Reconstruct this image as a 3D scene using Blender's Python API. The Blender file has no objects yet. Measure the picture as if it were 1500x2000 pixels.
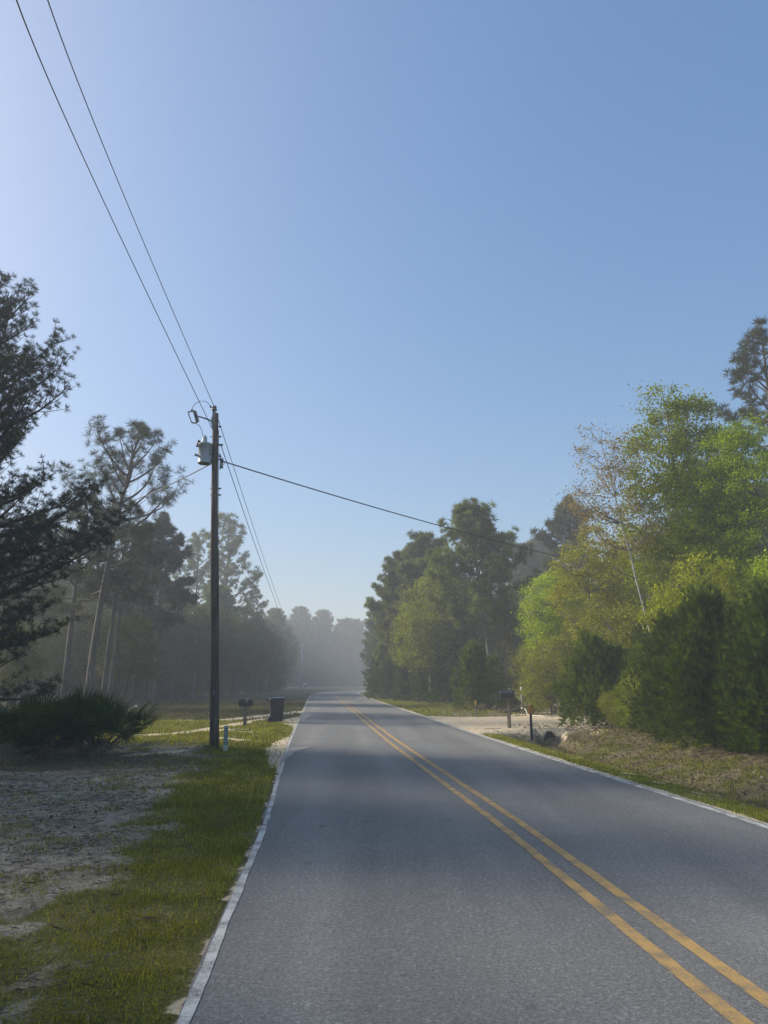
import bpy, math, random
import numpy as np
from mathutils import Vector, Matrix

sc = bpy.context.scene
COL = sc.collection
PI = math.pi
rad = math.radians

# ------------------------------------------------------------------ camera numbers (used to turn photo pixels into places)
FPX, CAMH, HOR = 1500.0, 1.65, 1330.0
PITCH = math.atan((HOR - 1000) / FPX)
CP, SP = math.cos(PITCH), math.sin(PITCH)

def ray(px, py):
    u = (px - 750) / FPX; v = (1000 - py) / FPX
    return np.array([u, CP - v * SP, SP + v * CP])

def ground_at(px, py, z=0.0):
    d = ray(px, py); t = (z - CAMH) / d[2]
    return np.array([d[0] * t, d[1] * t, z])

def at(px, py, Y):
    d = ray(px, py); t = Y / d[1]
    return np.array([d[0] * t, Y, CAMH + d[2] * t])

# ------------------------------------------------------------------ noise in numpy
def _hash(ix, iy, seed):
    h = (ix * 374761393 + iy * 668265263 + seed * 974634777) & 0xFFFFFFFF
    h = ((h ^ (h >> 13)) * 1274126177) & 0xFFFFFFFF
    return ((h ^ (h >> 16)) & 0xFFFF) / 65535.0

def vnoise(x, y, seed=0):
    x = np.asarray(x, float); y = np.asarray(y, float)
    ix = np.floor(x).astype(np.int64); iy = np.floor(y).astype(np.int64)
    fx = x - ix; fy = y - iy
    fx = fx * fx * (3 - 2 * fx); fy = fy * fy * (3 - 2 * fy)
    a = _hash(ix, iy, seed); b = _hash(ix + 1, iy, seed)
    c = _hash(ix, iy + 1, seed); d = _hash(ix + 1, iy + 1, seed)
    return (a * (1 - fx) + b * fx) * (1 - fy) + (c * (1 - fx) + d * fx) * fy

def fbm(x, y, seed=0, oct=4):
    s = 0; a = .5; n = 0
    for k in range(oct):
        s = s + a * vnoise(np.asarray(x) * 2 ** k + 17.3 * k, np.asarray(y) * 2 ** k - 9.1 * k, seed + k); n += a; a *= .5
    return s / n

def sstep(a, b, x):
    t = np.clip((np.asarray(x, float) - a) / (b - a), 0, 1)
    return t * t * (3 - 2 * t)

# ------------------------------------------------------------------ mesh building
class MB:
    def __init__(s):
        s.v = []; s.q = []; s.t = []; s.n = 0
    def add(s, v, quads=None, tris=None):
        v = np.asarray(v, float).reshape(-1, 3)
        if quads is not None and len(quads): s.q.append(np.asarray(quads, np.int64).reshape(-1, 4) + s.n)
        if tris is not None and len(tris): s.t.append(np.asarray(tris, np.int64).reshape(-1, 3) + s.n)
        s.v.append(v); s.n += len(v)
    def tube(s, pts, r, sides=6, cap=True):
        pts = np.asarray(pts, float); n = len(pts)
        r = np.broadcast_to(np.asarray(r, float), (n,))
        tan = np.gradient(pts, axis=0)
        tan /= np.linalg.norm(tan, axis=1)[:, None] + 1e-9
        ref = np.array([0, 0, 1.0]) if abs(tan[0][2]) < .9 else np.array([1.0, 0, 0])
        a = np.cross(tan, ref); a /= np.linalg.norm(a, axis=1)[:, None] + 1e-9
        b = np.cross(tan, a)
        th = np.arange(sides) * 2 * PI / sides
        V = pts[:, None, :] + r[:, None, None] * (np.cos(th)[None, :, None] * a[:, None, :] + np.sin(th)[None, :, None] * b[:, None, :])
        V = V.reshape(-1, 3)
        i = np.arange(n - 1)[:, None] * sides; j = np.arange(sides)[None, :]; k = (j + 1) % sides
        Q = np.stack([i + j, i + k, i + sides + k, i + sides + j], -1).reshape(-1, 4)
        T = []
        if cap:
            V = np.vstack([V, pts[0], pts[-1]])
            c0, c1 = n * sides, n * sides + 1
            for m in range(sides):
                T.append((c0, (m + 1) % sides, m)); T.append((c1, (n - 1) * sides + m, (n - 1) * sides + (m + 1) % sides))
        s.add(V, Q, T)
    def lathe(s, prof, center, axis=(0, 0, 1), sides=16):
        ax = Vector(axis).normalized(); c = np.array(center, float)
        s.tube([c + np.array(ax) * z for _, z in prof], [p for p, _ in prof], sides) if False else None
        M = np.array(Vector((0, 0, 1)).rotation_difference(ax).to_matrix())
        th = np.arange(sides) * 2 * PI / sides
        V = np.array([[r * math.cos(t), r * math.sin(t), z] for r, z in prof for t in th]) @ M.T + c
        n = len(prof)
        i = np.arange(n - 1)[:, None] * sides; j = np.arange(sides)[None, :]; k = (j + 1) % sides
        s.add(V, np.stack([i + j, i + k, i + sides + k, i + sides + j], -1).reshape(-1, 4))
    def box(s, c, size, rot=None, taper=1.0, bev=0.0):
        c = np.array(c, float); x, y, z = [q / 2 for q in size]
        if bev <= 0:
            V = np.array([[sx * x * (taper if sz < 0 else 1), sy * y * (taper if sz < 0 else 1), sz * z] for sz in (-1, 1) for sy in (-1, 1) for sx in (-1, 1)])
            Q = [(0, 2, 3, 1), (4, 5, 7, 6), (0, 1, 5, 4), (2, 6, 7, 3), (0, 4, 6, 2), (1, 3, 7, 5)]
            if rot is not None: V = V @ np.array(rot).T
            s.add(V + c, Q)
        else:                                                        # rounded upright corners
            ring = []
            for sx, sy, a0 in ((1, 1, 0), (-1, 1, 90), (-1, -1, 180), (1, -1, 270)):
                for a in (0, 30, 60, 90):
                    ring.append((sx * (x - bev) + bev * math.cos(rad(a0 + a)), sy * (y - bev) + bev * math.sin(rad(a0 + a))))
            n = len(ring); V = []
            for zz, f in ((-z, taper), (-z * .98, taper), (z * .98, 1), (z, 1)):
                g = .97 if abs(zz) == z else 1
                V += [[p[0] * f * g, p[1] * f * g, zz] for p in ring]
            V += [[0, 0, -z], [0, 0, z]]
            V = np.array(V)
            Q = [(l * n + k, l * n + (k + 1) % n, (l + 1) * n + (k + 1) % n, (l + 1) * n + k) for l in range(3) for k in range(n)]
            T = [(4 * n, (k + 1) % n, k) for k in range(n)] + [(4 * n + 1, 3 * n + k, 3 * n + (k + 1) % n) for k in range(n)]
            if rot is not None: V = V @ np.array(rot).T
            s.add(V + c, Q, T)
    def mesh(s, name, smooth=False, mat=None):
        V = np.vstack(s.v) if s.v else np.zeros((0, 3))
        Q = np.vstack(s.q) if s.q else np.zeros((0, 4), np.int64)
        T = np.vstack(s.t) if s.t else np.zeros((0, 3), np.int64)
        me = bpy.data.meshes.new(name)
        me.vertices.add(len(V)); me.vertices.foreach_set('co', V.astype(np.float32).ravel())
        loops = np.concatenate([Q.ravel(), T.ravel()]).astype(np.int32)
        me.loops.add(len(loops)); me.loops.foreach_set('vertex_index', loops)
        st = np.concatenate([np.arange(len(Q)) * 4, len(Q) * 4 + np.arange(len(T)) * 3]).astype(np.int32)
        me.polygons.add(len(st)); me.polygons.foreach_set('loop_start', st)
        me.polygons.foreach_set('use_smooth', np.full(len(st), smooth))
        me.update(calc_edges=True)
        if mat: me.materials.append(mat)
        return me
    def obj(s, name, mat, parent=None, smooth=False):
        o = bpy.data.objects.new(name, s.mesh(name, smooth, mat)); COL.objects.link(o)
        if parent: o.parent = parent
        return o

def tag(o, label=None, cat=None, group=None, kind=None):
    if label: o['label'] = label
    if cat: o['category'] = cat
    if group: o['group'] = group
    if kind: o['kind'] = kind
    return o

def empty(name, loc, label, cat, group=None, rz=0.0):
    o = bpy.data.objects.new(name, None); COL.objects.link(o)
    o.location = loc; o.rotation_euler = (0, 0, rz); o.empty_display_size = .2
    return tag(o, label, cat, group)

# ------------------------------------------------------------------ materials
def mat_new(name):
    m = bpy.data.materials.new(name); m.use_nodes = True
    nt = m.node_tree; b = nt.nodes['Principled BSDF']
    return m, nt, b

def N(nt, typ, **kw):
    n = nt.nodes.new(typ)
    for k, v in kw.items():
        if k in n.inputs: n.inputs[k].default_value = v
        else: setattr(n, k, v)
    return n

def ramp(nt, fac, stops):
    r = nt.nodes.new('ShaderNodeValToRGB')
    e = r.color_ramp.elements
    while len(e) < len(stops): e.new(.5)
    for i, (p, c) in enumerate(stops):
        e[i].position = p; e[i].color = (*c, 1) if len(c) == 3 else c
    nt.links.new(fac, r.inputs[0]); return r.outputs[0]

def mixc(nt, fac, a, b, mode='MIX'):
    m = nt.nodes.new('ShaderNodeMix'); m.data_type = 'RGBA'; m.blend_type = mode
    for sock, v in ((m.inputs[0], fac), (m.inputs[6], a), (m.inputs[7], b)):
        if hasattr(v, 'is_output'): nt.links.new(v, sock)
        elif isinstance(v, (int, float)): sock.default_value = v
        else: sock.default_value = (*v, 1) if len(v) == 3 else v
    return m.outputs[2]

def mth(nt, op, a, b=None, clamp=False):
    m = nt.nodes.new('ShaderNodeMath'); m.operation = op; m.use_clamp = clamp
    for i, v in enumerate((a, b)):
        if v is None: continue
        if hasattr(v, 'is_output'): nt.links.new(v, m.inputs[i])
        else: m.inputs[i].default_value = v
    return m.outputs[0]

def objcoord(nt): return N(nt, 'ShaderNodeTexCoord').outputs['Object']
def poscoord(nt): return N(nt, 'ShaderNodeNewGeometry').outputs['Position']

def noise(nt, vec, scale, detail=4, rough=.55, vscale=None):
    if vscale:
        mp = N(nt, 'ShaderNodeMapping'); mp.inputs['Scale'].default_value = vscale
        nt.links.new(vec, mp.inputs[0]); vec = mp.outputs[0]
    n = N(nt, 'ShaderNodeTexNoise'); n.inputs['Scale'].default_value = scale
    n.inputs['Detail'].default_value = detail; n.inputs['Roughness'].default_value = rough
    nt.links.new(vec, n.inputs['Vector']); return n.outputs['Fac']

def bump(nt, b, h, strength, dist):
    n = N(nt, 'ShaderNodeBump'); n.inputs['Strength'].default_value = strength; n.inputs['Distance'].default_value = dist
    nt.links.new(h, n.inputs['Height']); nt.links.new(n.outputs[0], b.inputs['Normal'])

def foliage(name, c0, c1, c2=None, trans=.35, rough=.6, clump=1.2):
    """leaf colour varies from leaf to leaf and from spray to spray"""
    m, nt, b = mat_new(name)
    isl = N(nt, 'ShaderNodeNewGeometry').outputs['Random Per Island']
    nz = noise(nt, objcoord(nt), clump, 3)
    f = mth(nt, 'ADD', mth(nt, 'MULTIPLY', isl, .62), mth(nt, 'MULTIPLY', mth(nt, 'SUBTRACT', nz, .28), .95), True)
    stops = [(.0, c0), (.62, c1)] + ([(1.0, c2)] if c2 else [])
    col = ramp(nt, f, stops)
    oi = N(nt, 'ShaderNodeObjectInfo').outputs['Random']
    hs = N(nt, 'ShaderNodeHueSaturation'); nt.links.new(col, hs.inputs['Color'])
    nt.links.new(mth(nt, 'ADD', mth(nt, 'MULTIPLY', oi, .03), .485), hs.inputs['Hue'])
    nt.links.new(mth(nt, 'ADD', mth(nt, 'MULTIPLY', oi, .35), .82), hs.inputs['Value'])
    col = hs.outputs[0]
    nt.links.new(col, b.inputs['Base Color']); b.inputs['Roughness'].default_value = rough
    b.inputs['Specular IOR Level'].default_value = .12
    tr = N(nt, 'ShaderNodeBsdfTranslucent'); nt.links.new(mixc(nt, 1.0, col, (1.25, 1.2, .6), 'MULTIPLY'), tr.inputs['Color'])
    mx = N(nt, 'ShaderNodeMixShader'); mx.inputs[0].default_value = trans
    nt.links.new(b.outputs[0], mx.inputs[1]); nt.links.new(tr.outputs[0], mx.inputs[2])
    nt.links.new(mx.outputs[0], nt.nodes['Material Output'].inputs['Surface'])
    return m

def bark(name, c0, c1, scale=6, vs=(1, 1, .22), bmp=.6):
    m, nt, b = mat_new(name)
    v = objcoord(nt)
    nz = noise(nt, v, scale, 6, .65, vs)
    big = noise(nt, v, 1.3, 3)
    col = ramp(nt, mth(nt, 'ADD', mth(nt, 'MULTIPLY', nz, .8), mth(nt, 'MULTIPLY', big, .2)), [(.32, c0), (.68, c1)])
    nt.links.new(col, b.inputs['Base Color']); b.inputs['Roughness'].default_value = .9
    bump(nt, b, nz, bmp, .03)
    return m

def plain(name, col, rough=.6, metal=0.0, var=.25, scale=14):
    m, nt, b = mat_new(name)
    nz = noise(nt, objcoord(nt), scale, 5)
    a = tuple(c * (1 - var) for c in col); d = tuple(min(1, c * (1 + var)) for c in col)
    nt.links.new(ramp(nt, nz, [(.3, a), (.7, d)]), b.inputs['Base Color'])
    b.inputs['Roughness'].default_value = rough; b.inputs['Metallic'].default_value = metal
    return m

M = {}
M['pine_dark'] = foliage('pine_dark', (.018, .026, .014), (.042, .056, .028), (.08, .085, .042), .25)
M['pine_grey'] = foliage('pine_grey', (.035, .043, .028), (.07, .08, .05), (.11, .115, .075), .3)
M['pine_green'] = foliage('pine_green', (.06, .078, .026), (.14, .165, .055), (.24, .25, .09), .4)
M['leaf_green'] = foliage('leaf_green', (.08, .125, .004), (.22, .30, .010), (.44, .50, .03), .5, .5)
M['leaf_lime'] = foliage('leaf_lime', (.15, .19, .008), (.32, .37, .014), (.54, .54, .04), .5, .5)
M['leaf_olive'] = foliage('leaf_olive', (.10, .125, .010), (.25, .28, .022), (.43, .43, .06), .45, .55)
M['leaf_orange'] = foliage('leaf_orange', (.14, .15, .012), (.31, .32, .024), (.50, .49, .045), .45, .55)
M['leaf_pink'] = foliage('leaf_pink', (.22, .16, .08), (.34, .26, .12), (.40, .38, .12), .4, .55)
M['leaf_olive_shaded'] = foliage('leaf_olive_shaded', (.05, .058, .018), (.10, .105, .032), (.17, .165, .06), .35, .6)  # darker copy of leaf_olive with the left canopy's shade in its colour
M['leaf_tan'] = foliage('leaf_tan', (.07, .075, .04), (.13, .13, .07), (.19, .18, .10), .3, .7)
M['cedar'] = foliage('cedar', (.022, .038, .003), (.065, .098, .007), (.15, .18, .016), .42)
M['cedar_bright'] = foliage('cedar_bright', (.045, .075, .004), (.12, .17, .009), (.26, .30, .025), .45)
M['palmetto'] = foliage('palmetto', (.022, .04, .010), (.055, .085, .02), (.10, .13, .035), .2, .45)
M['palm_dead'] = foliage('palm_dead', (.10, .08, .055), (.20, .165, .115), (.28, .24, .17), .2, .8)
M['grass_blade'] = foliage('grass_blade', (.07, .075, .014), (.20, .205, .028), (.50, .45, .11), .42, .6, 1.3)
M['weed'] = foliage('weed', (.14, .15, .02), (.23, .23, .03), (.36, .33, .07), .4, .55, 2)
M['grass_field_shaded'] = foliage('grass_field_shaded', (.05, .048, .02), (.095, .09, .032), (.17, .15, .06), .35, .7, .9)  # field blades dulled: tree shade over the left field is in the colour
M['grass_dry'] = foliage('grass_dry', (.07, .06, .025), (.15, .125, .055), (.26, .22, .11), .3, .75, .9)
M['litter'] = foliage('litter', (.06, .045, .03), (.15, .115, .08), (.36, .31, .25), .1, .9, 2)
M['bark_pine'] = bark('bark_pine', (.05, .042, .036), (.17, .14, .12))
M['bark_grey'] = bark('bark_grey', (.07, .062, .055), (.21, .19, .17))
M['bark_dark'] = bark('bark_dark', (.025, .022, .02), (.09, .075, .065))
M['bark_pale'] = bark('bark_pale', (.16, .15, .13), (.52, .49, .44), 3, (1, 1, .6), .2)
M['pole_wood'] = bark('pole_wood', (.03, .023, .017), (.20, .155, .115), 26, (1, 1, .05), .7)
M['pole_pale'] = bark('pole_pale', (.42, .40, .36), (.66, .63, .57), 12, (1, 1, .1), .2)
M['post_wood'] = bark('post_wood', (.10, .08, .06), (.24, .20, .16), 14, (1, 1, .12), .4)
M['wire'] = plain('wire', (.05, .05, .052), .6)
M['steel'] = plain('steel', (.20, .21, .22), .5, .6)
M['tank'] = plain('tank', (.36, .39, .39), .45, .0, .08)
M['porcelain'] = plain('porcelain', (.17, .14, .14), .3, 0, .2)
M['porcelain_pale'] = plain('porcelain_pale', (.45, .46, .44), .35, 0, .1)
M['black_part'] = plain('black_part', (.015, .015, .017), .5)
M['bin_navy'] = plain('bin_navy', (.014, .017, .03), .42, 0, .15, 6)
M['bin_lid'] = plain('bin_lid', (.02, .023, .032), .25, 0, .15, 6)
M['mailbox_black'] = plain('mailbox_black', (.016, .016, .018), .4, 0, .2)
M['mailbox_white'] = plain('mailbox_white', (.72, .72, .70), .5, 0, .08)
M['pedestal'] = plain('pedestal', (.22, .28, .25), .6, 0, .1)
M['white_paint'] = plain('white_paint', (.7, .7, .66), .5, 0, .1)
M['grey_pipe'] = plain('grey_pipe', (.22, .23, .22), .6, 0, .1)
M['orange_plate'] = plain('orange_plate', (.52, .22, .035), .5, 0, .1)
M['yellow_plate'] = plain('yellow_plate', (.58, .40, .05), .5, 0, .1)
M['hose'] = plain('hose', (.62, .58, .48), .5, 0, .1)
M['culvert'] = plain('culvert', (.03, .03, .03), .6)
M['dead_wood'] = bark('dead_wood', (.22, .20, .17), (.5, .46, .40), 9, (1, 1, .3), .3)

# ------------------------------------------------------------------ road line
CL = np.array([(6.2, -48), (5.5, -40), (3.05, -10), (2.28, 0), (1.9, 4.4), (1.5, 9.6), (1.07, 14), (.12, 24), (-1.36, 41.5), (-3.15, 62), (-5.2, 87), (-6.6, 111), (-6.3, 124),
               (-4.6, 136), (-1, 146), (5, 154), (13, 160), (26, 166), (50, 172), (100, 180)])
def spline(P, step=.5):
    out = []
    n = len(P)
    for i in range(n - 1):
        p0, p1, p2, p3 = P[max(i - 1, 0)], P[i], P[i + 1], P[min(i + 2, n - 1)]
        L = np.linalg.norm(p2 - p1); m1 = (p2 - p0) * L / (np.linalg.norm(p2 - p1) + np.linalg.norm(p1 - p0) + 1e-9); m2 = (p3 - p1) * L / (np.linalg.norm(p3 - p2) + L + 1e-9)
        k = max(2, int(L / step))
        for t in np.arange(k) / k:
            out.append((2*t**3-3*t**2+1)*p1 + (t**3-2*t**2+t)*m1 + (-2*t**3+3*t**2)*p2 + (t**3-t**2)*m2)
    out.append(P[-1]); return np.array(out)
RC = spline(CL)
RT = np.gradient(RC, axis=0); RT /= np.linalg.norm(RT, axis=1)[:, None]
RN = np.stack([RT[:, 1], -RT[:, 0]], -1)            # to the right of travel
HW = 3.0
HWL = 2.93

def road_d(x, y):
    """signed distance to the road's middle line, right is positive"""
    x = np.asarray(x, float).ravel(); y = np.asarray(y, float).ravel()
    out = np.empty(len(x))
    for a in range(0, len(x), 20000):
        dx = x[a:a+20000, None] - RC[None, :, 0]; dy = y[a:a+20000, None] - RC[None, :, 1]
        k = np.argmin(dx * dx + dy * dy, 1); r = np.arange(len(k))
        d = dx[r, k] * RN[k, 0] + dy[r, k] * RN[k, 1]
        far = np.sqrt(dx[r, k] ** 2 + dy[r, k] ** 2)
        out[a:a+20000] = np.sign(d) * np.where(np.abs(d) > far * .5, np.abs(d), far)
    return out

DRIVE_Y = 32.2
CVX, CVY = ground_at(1067, 1438, -.24)[:2]
CVY -= .3
def terrain(x, y):
    """height and cover of the ground"""
    x = np.asarray(x, float).ravel(); y = np.asarray(y, float).ravel()
    d = road_d(x, y)
    dl = -d - HWL; dr = d - HW
    n1 = fbm(x * .35, y * .35, 3); n2 = fbm(x * 1.7, y * 1.7, 11); n3 = fbm(x * 6, y * 6, 21, 3)
    # right: verge, ditch, bank
    hr = np.interp(dr, [-9, 0, .8, 1.3, 1.8, 2.5, 3.3, 4.3, 5.5, 9, 40], [-.06, -.015, -.09, -.24, -.42, -.44, -.2, .06, .18, .2, .25])
    gentle = sstep(37, 42, y)
    hr_far = np.interp(dr, [-9, 0, 1, 3, 6, 40], [-.06, -.015, -.03, .05, .2, .3])
    hr = hr * (1 - gentle) + hr_far * gentle
    edge = .5 * (n1 - .5)
    dy = np.abs(y + .06 * (x - 5) - DRIVE_Y)
    dw = (1 - sstep(3.9, 5.2, dy + edge - 2.2 * np.exp(-np.maximum(dr, 0) / 1.3))) * sstep(-.2, .3, dr)
    hdrive = np.interp(dr, [-9, 0, 1, 3, 8, 40], [-.06, -.01, .01, .06, .16, .2])
    hr = hr * (1 - dw) + hdrive * dw
    hl = np.interp(dl, [-9, 0, .5, 3, 10, 60], [-.06, -.012, .0, .0, .03, .1])
    mound = np.exp(-(((x + 4.32) / .36) ** 2 + ((y - 19.25) / .4) ** 2)) * .15
    track = -.05 * np.exp(-((y - (13.2 + .33 * (x + 6))) / .28) ** 2) * sstep(-4.2, -5.2, x)
    off = sstep(0, .35, np.maximum(dl, dr))
    rough = off * (.05 * (n2 - .5) + .035 * (n3 - .5)) * (1 + .8 * sstep(2, 5, dr) * (1 - dw))
    z = np.where(d > 0, hr, hl + mound + track) + rough + off * .1 * (n1 - .5) * sstep(1, 6, np.maximum(dl, dr))
    pit = (1 - sstep(.3, .6, np.abs(x - CVX + .06 * (CVY - y)))) * sstep(CVY - 4.5, CVY - 3.0, y) * (1 - sstep(CVY - .12, CVY + .1, y))
    z = z * (1 - pit) + np.minimum(z, -.52) * pit
    z = np.where(np.maximum(dl, dr) < -.1, -.06, z)
    # cover
    w = np.clip(.42 + .06 * np.maximum(y, 0), .6, 3.6)
    gl = (1 - sstep(w * .55, w * 1.7, dl + 1.4 * (n1 - .5) + 1.5 * (n2 - .5) + .7 * (n3 - .5)))
    patch = sstep(.50, .64, n1 * .35 + n2 * .4 + n3 * .25) * .62
    gl = np.maximum(gl, patch * (1 - .55 * np.exp(-((y - 12) / 5.5) ** 2)))
    gl = np.maximum(gl, sstep(18, 24, y) * .8)
    gl = np.maximum(gl, sstep(34, 38, y))
    gl *= sstep(-.14, .0, dl + .30 * (n3 - .5))
    gr = (1 - sstep(1.5, 2.6, dr + 1.2 * (n2 - .5))) * sstep(.03, .25, dr + .35 * (n3 - .5)) * (.55 + .45 * sstep(.38, .5, n2))
    gr = np.maximum(gr, sstep(40, 48, y) * (1 - sstep(3, 6, dr)) * .8 * sstep(.1, .6, dr))
    gr = np.maximum(gr, .95 * sstep(1.9, 2.5, dr) * (1 - sstep(5, 8, dr)) * sstep(.36, .54, n1 * .4 + n2 * .6))
    gr *= (1 - dw)
    grass = np.where(d > 0, gr, gl)
    # pale sand: the ragged road edge, tyre tracks of the left drive, the right drive, the ditch streak
    sl = (1 - sstep(-.05, .05, dl + .24 * (n3 - .5)))
    wide = np.exp(-((y - 20) / 3.5) ** 2) * .55 + np.exp(-((y - 33.5) / 3.2) ** 2) * .9
    sl = np.maximum(sl, (1 - sstep(wide * .6, wide + .12, dl + .25 * (n2 - .5))) * sstep(.03, .2, wide))
    def streak(x0, y0, x1, y1, wd):
        t = np.clip(((x - x0) * (x1 - x0) + (y - y0) * (y1 - y0)) / ((x1 - x0) ** 2 + (y1 - y0) ** 2), 0, 1)
        dd = np.hypot(x - x0 - t * (x1 - x0), y - y0 - t * (y1 - y0))
        return 1 - sstep(wd * .45, wd * 1.05, dd + wd * .9 * (n2 - .5))
    P = lambda a, b: ground_at(a, b)[:2]
    tr = 0
    for a, b, wd in ((P(605, 1388), P(440, 1407), .75), (P(440, 1407), P(320, 1409), .45), (P(520, 1404), P(355, 1432), .42), (P(355, 1432), P(255, 1438), .3), (P(470, 1424), P(385, 1428), .4),
                     (P(520, 1431), P(420, 1427), .28), (P(485, 1446), P(430, 1441), .22), (P(345, 1468), P(260, 1476), .35)):
        tr = np.maximum(tr, streak(*a, *b, wd))
    sl = np.maximum(sl, tr)
    sr = np.maximum(dw * sstep(.25, .42, n2 + .25 * (1 - sstep(3.2, 4.2, dy))), 1 - sstep(.05, .3, dr + .25 * (n3 - .5)))
    sr = np.maximum(sr, .85 * np.exp(-((dr - 2.0) / .3) ** 2) * sstep(.46, .58, n2) * (y < 38))
    sr = np.maximum(sr, .8 * np.exp(-((dr - .8) / .4) ** 2) * sstep(.56, .66, n2) * (y < 30))
    sr = np.maximum(sr, .85 * (1 - sstep(5.0, 7.6, dy)) * sstep(2.4, 3.2, dr) * sstep(.40, .56, n2))
    sr = sr * (1 - .95 * pit)
    sand = np.where(d > 0, sr, sl)
    litter = np.where(d > 0, sstep(1.6, 2.4, dr) * (1 - dw) * (.75 + .25 * sstep(.4, .6, n1 * .5 + n2 * .5)), sstep(16, 26, dl) * .6 * (y > 30))
    palm = np.exp(-(((x + 6.8) / 3.2) ** 2 + ((y - 16.9) / 2.0) ** 2)) * (d < 0)
    litter = np.maximum(np.maximum(litter, sstep(.25, .6, palm)), pit * .8)
    grass = grass * (1 - .6 * pit) * (1 - .9 * sand) * (1 - .35 * litter)
    terrain.field = sstep(31, 36, y) * (d < 0)  # mask for the shade painted into the left field's ground colour
    return z, grass, sand, litter

def tz(x, y): return float(terrain([x], [y])[0][0])

# ------------------------------------------------------------------ ground sheet
def axis(parts):
    out = []
    for a, b, s in parts: out += list(np.arange(a, b, s))
    return np.array(out + [parts[-1][1]])
xs = axis([(-230, -60, 14), (-60, -26, 2.5), (-26, -10, .4), (-10, 9, .11), (9, 14, .3), (14, 40, 2), (40, 230, 14)])
ys = axis([(-34, 0, 2.5), (0, 3, .4), (3, 24, .11), (24, 46, .2), (46, 70, .6), (70, 130, 2.5), (130, 270, 6), (270, 400, 14)])
X, Y = np.meshgrid(xs, ys)
z, gA, sA, lA = terrain(X.ravel(), Y.ravel()); shadeA = terrain.field
nx, ny = len(xs), len(ys)
g = MB()
i = np.arange(ny - 1)[:, None] * nx; j = np.arange(nx - 1)[None, :]
g.add(np.stack([X.ravel(), Y.ravel(), z], -1), np.stack([i + j, i + j + 1, i + nx + j + 1, i + nx + j], -1).reshape(-1, 4))

def ground_material():
    m, nt, b = mat_new('ground_cover')
    p = poscoord(nt)
    A = lambda n: N(nt, 'ShaderNodeAttribute', attribute_name=n).outputs['Fac']
    f1 = noise(nt, p, 1.1, 5, .6); f2 = noise(nt, p, 7, 6, .65); f3 = noise(nt, p, 38, 5, .7); f4 = noise(nt, p, 3, 5, .6, (1, 2.5, 1))
    dirt = ramp(nt, mth(nt, 'ADD', mth(nt, 'MULTIPLY', f3, .32), mth(nt, 'ADD', mth(nt, 'MULTIPLY', f2, .34), mth(nt, 'MULTIPLY', f1, .34))), [(.36, (.045, .036, .022)), (.45, (.185, .154, .108)), (.55, (.40, .34, .25)), (.68, (.64, .56, .43))])
    gras = ramp(nt, mth(nt, 'ADD', mth(nt, 'MULTIPLY', f3, .5), mth(nt, 'MULTIPLY', f1, .5)), [(.36, (.035, .033, .008)), (.5, (.11, .105, .025)), (.64, (.26, .22, .10))])
    sand = ramp(nt, mth(nt, 'ADD', mth(nt, 'MULTIPLY', f3, .4), mth(nt, 'MULTIPLY', f4, .6)), [(.30, (.30, .22, .135)), (.46, (.58, .465, .31)), (.64, (.74, .63, .46))])
    lit = ramp(nt, mth(nt, 'ADD', mth(nt, 'MULTIPLY', f3, .6), mth(nt, 'MULTIPLY', f2, .4)), [(.34, (.04, .032, .016)), (.5, (.145, .118, .06)), (.66, (.33, .27, .155))])
    def edge(a, nz, k):
        return mth(nt, 'MULTIPLY', mth(nt, 'ADD', mth(nt, 'SUBTRACT', a, .5), mth(nt, 'MULTIPLY', mth(nt, 'SUBTRACT', nz, .5), 1.3)), k)
    def msk(a, nz, k=5): return mth(nt, 'ADD', edge(a, nz, k), .5, True)
    c = mixc(nt, msk(A('litter'), f2), dirt, lit)
    gras = mixc(nt, A('field'), gras, ramp(nt, mth(nt, 'ADD', mth(nt, 'MULTIPLY', f2, .5), mth(nt, 'MULTIPLY', f1, .5)), [(.35, (.035, .032, .016)), (.5, (.075, .068, .03)), (.65, (.15, .125, .065))]))  # duller tone stands in for tree shade on the left field
    c = mixc(nt, msk(A('grass'), f2, 3.5), c, gras)
    c = mixc(nt, msk(A('sand'), f2, 5), c, sand)
    nt.links.new(c, b.inputs['Base Color']); b.inputs['Roughness'].default_value = .95; b.inputs['Specular IOR Level'].default_value = .15
    bump(nt, b, mth(nt, 'ADD', f2, mth(nt, 'MULTIPLY', f3, .6)), .9, .05)
    return m
go = g.obj('ground', ground_material(), smooth=True); tag(go, kind='structure')
for nme, arr in (('grass', gA), ('sand', sA), ('litter', lA), ('field', shadeA)):
    a = go.data.attributes.new(nme, 'FLOAT', 'POINT'); a.data.foreach_set('value', arr.astype(np.float32))

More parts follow.
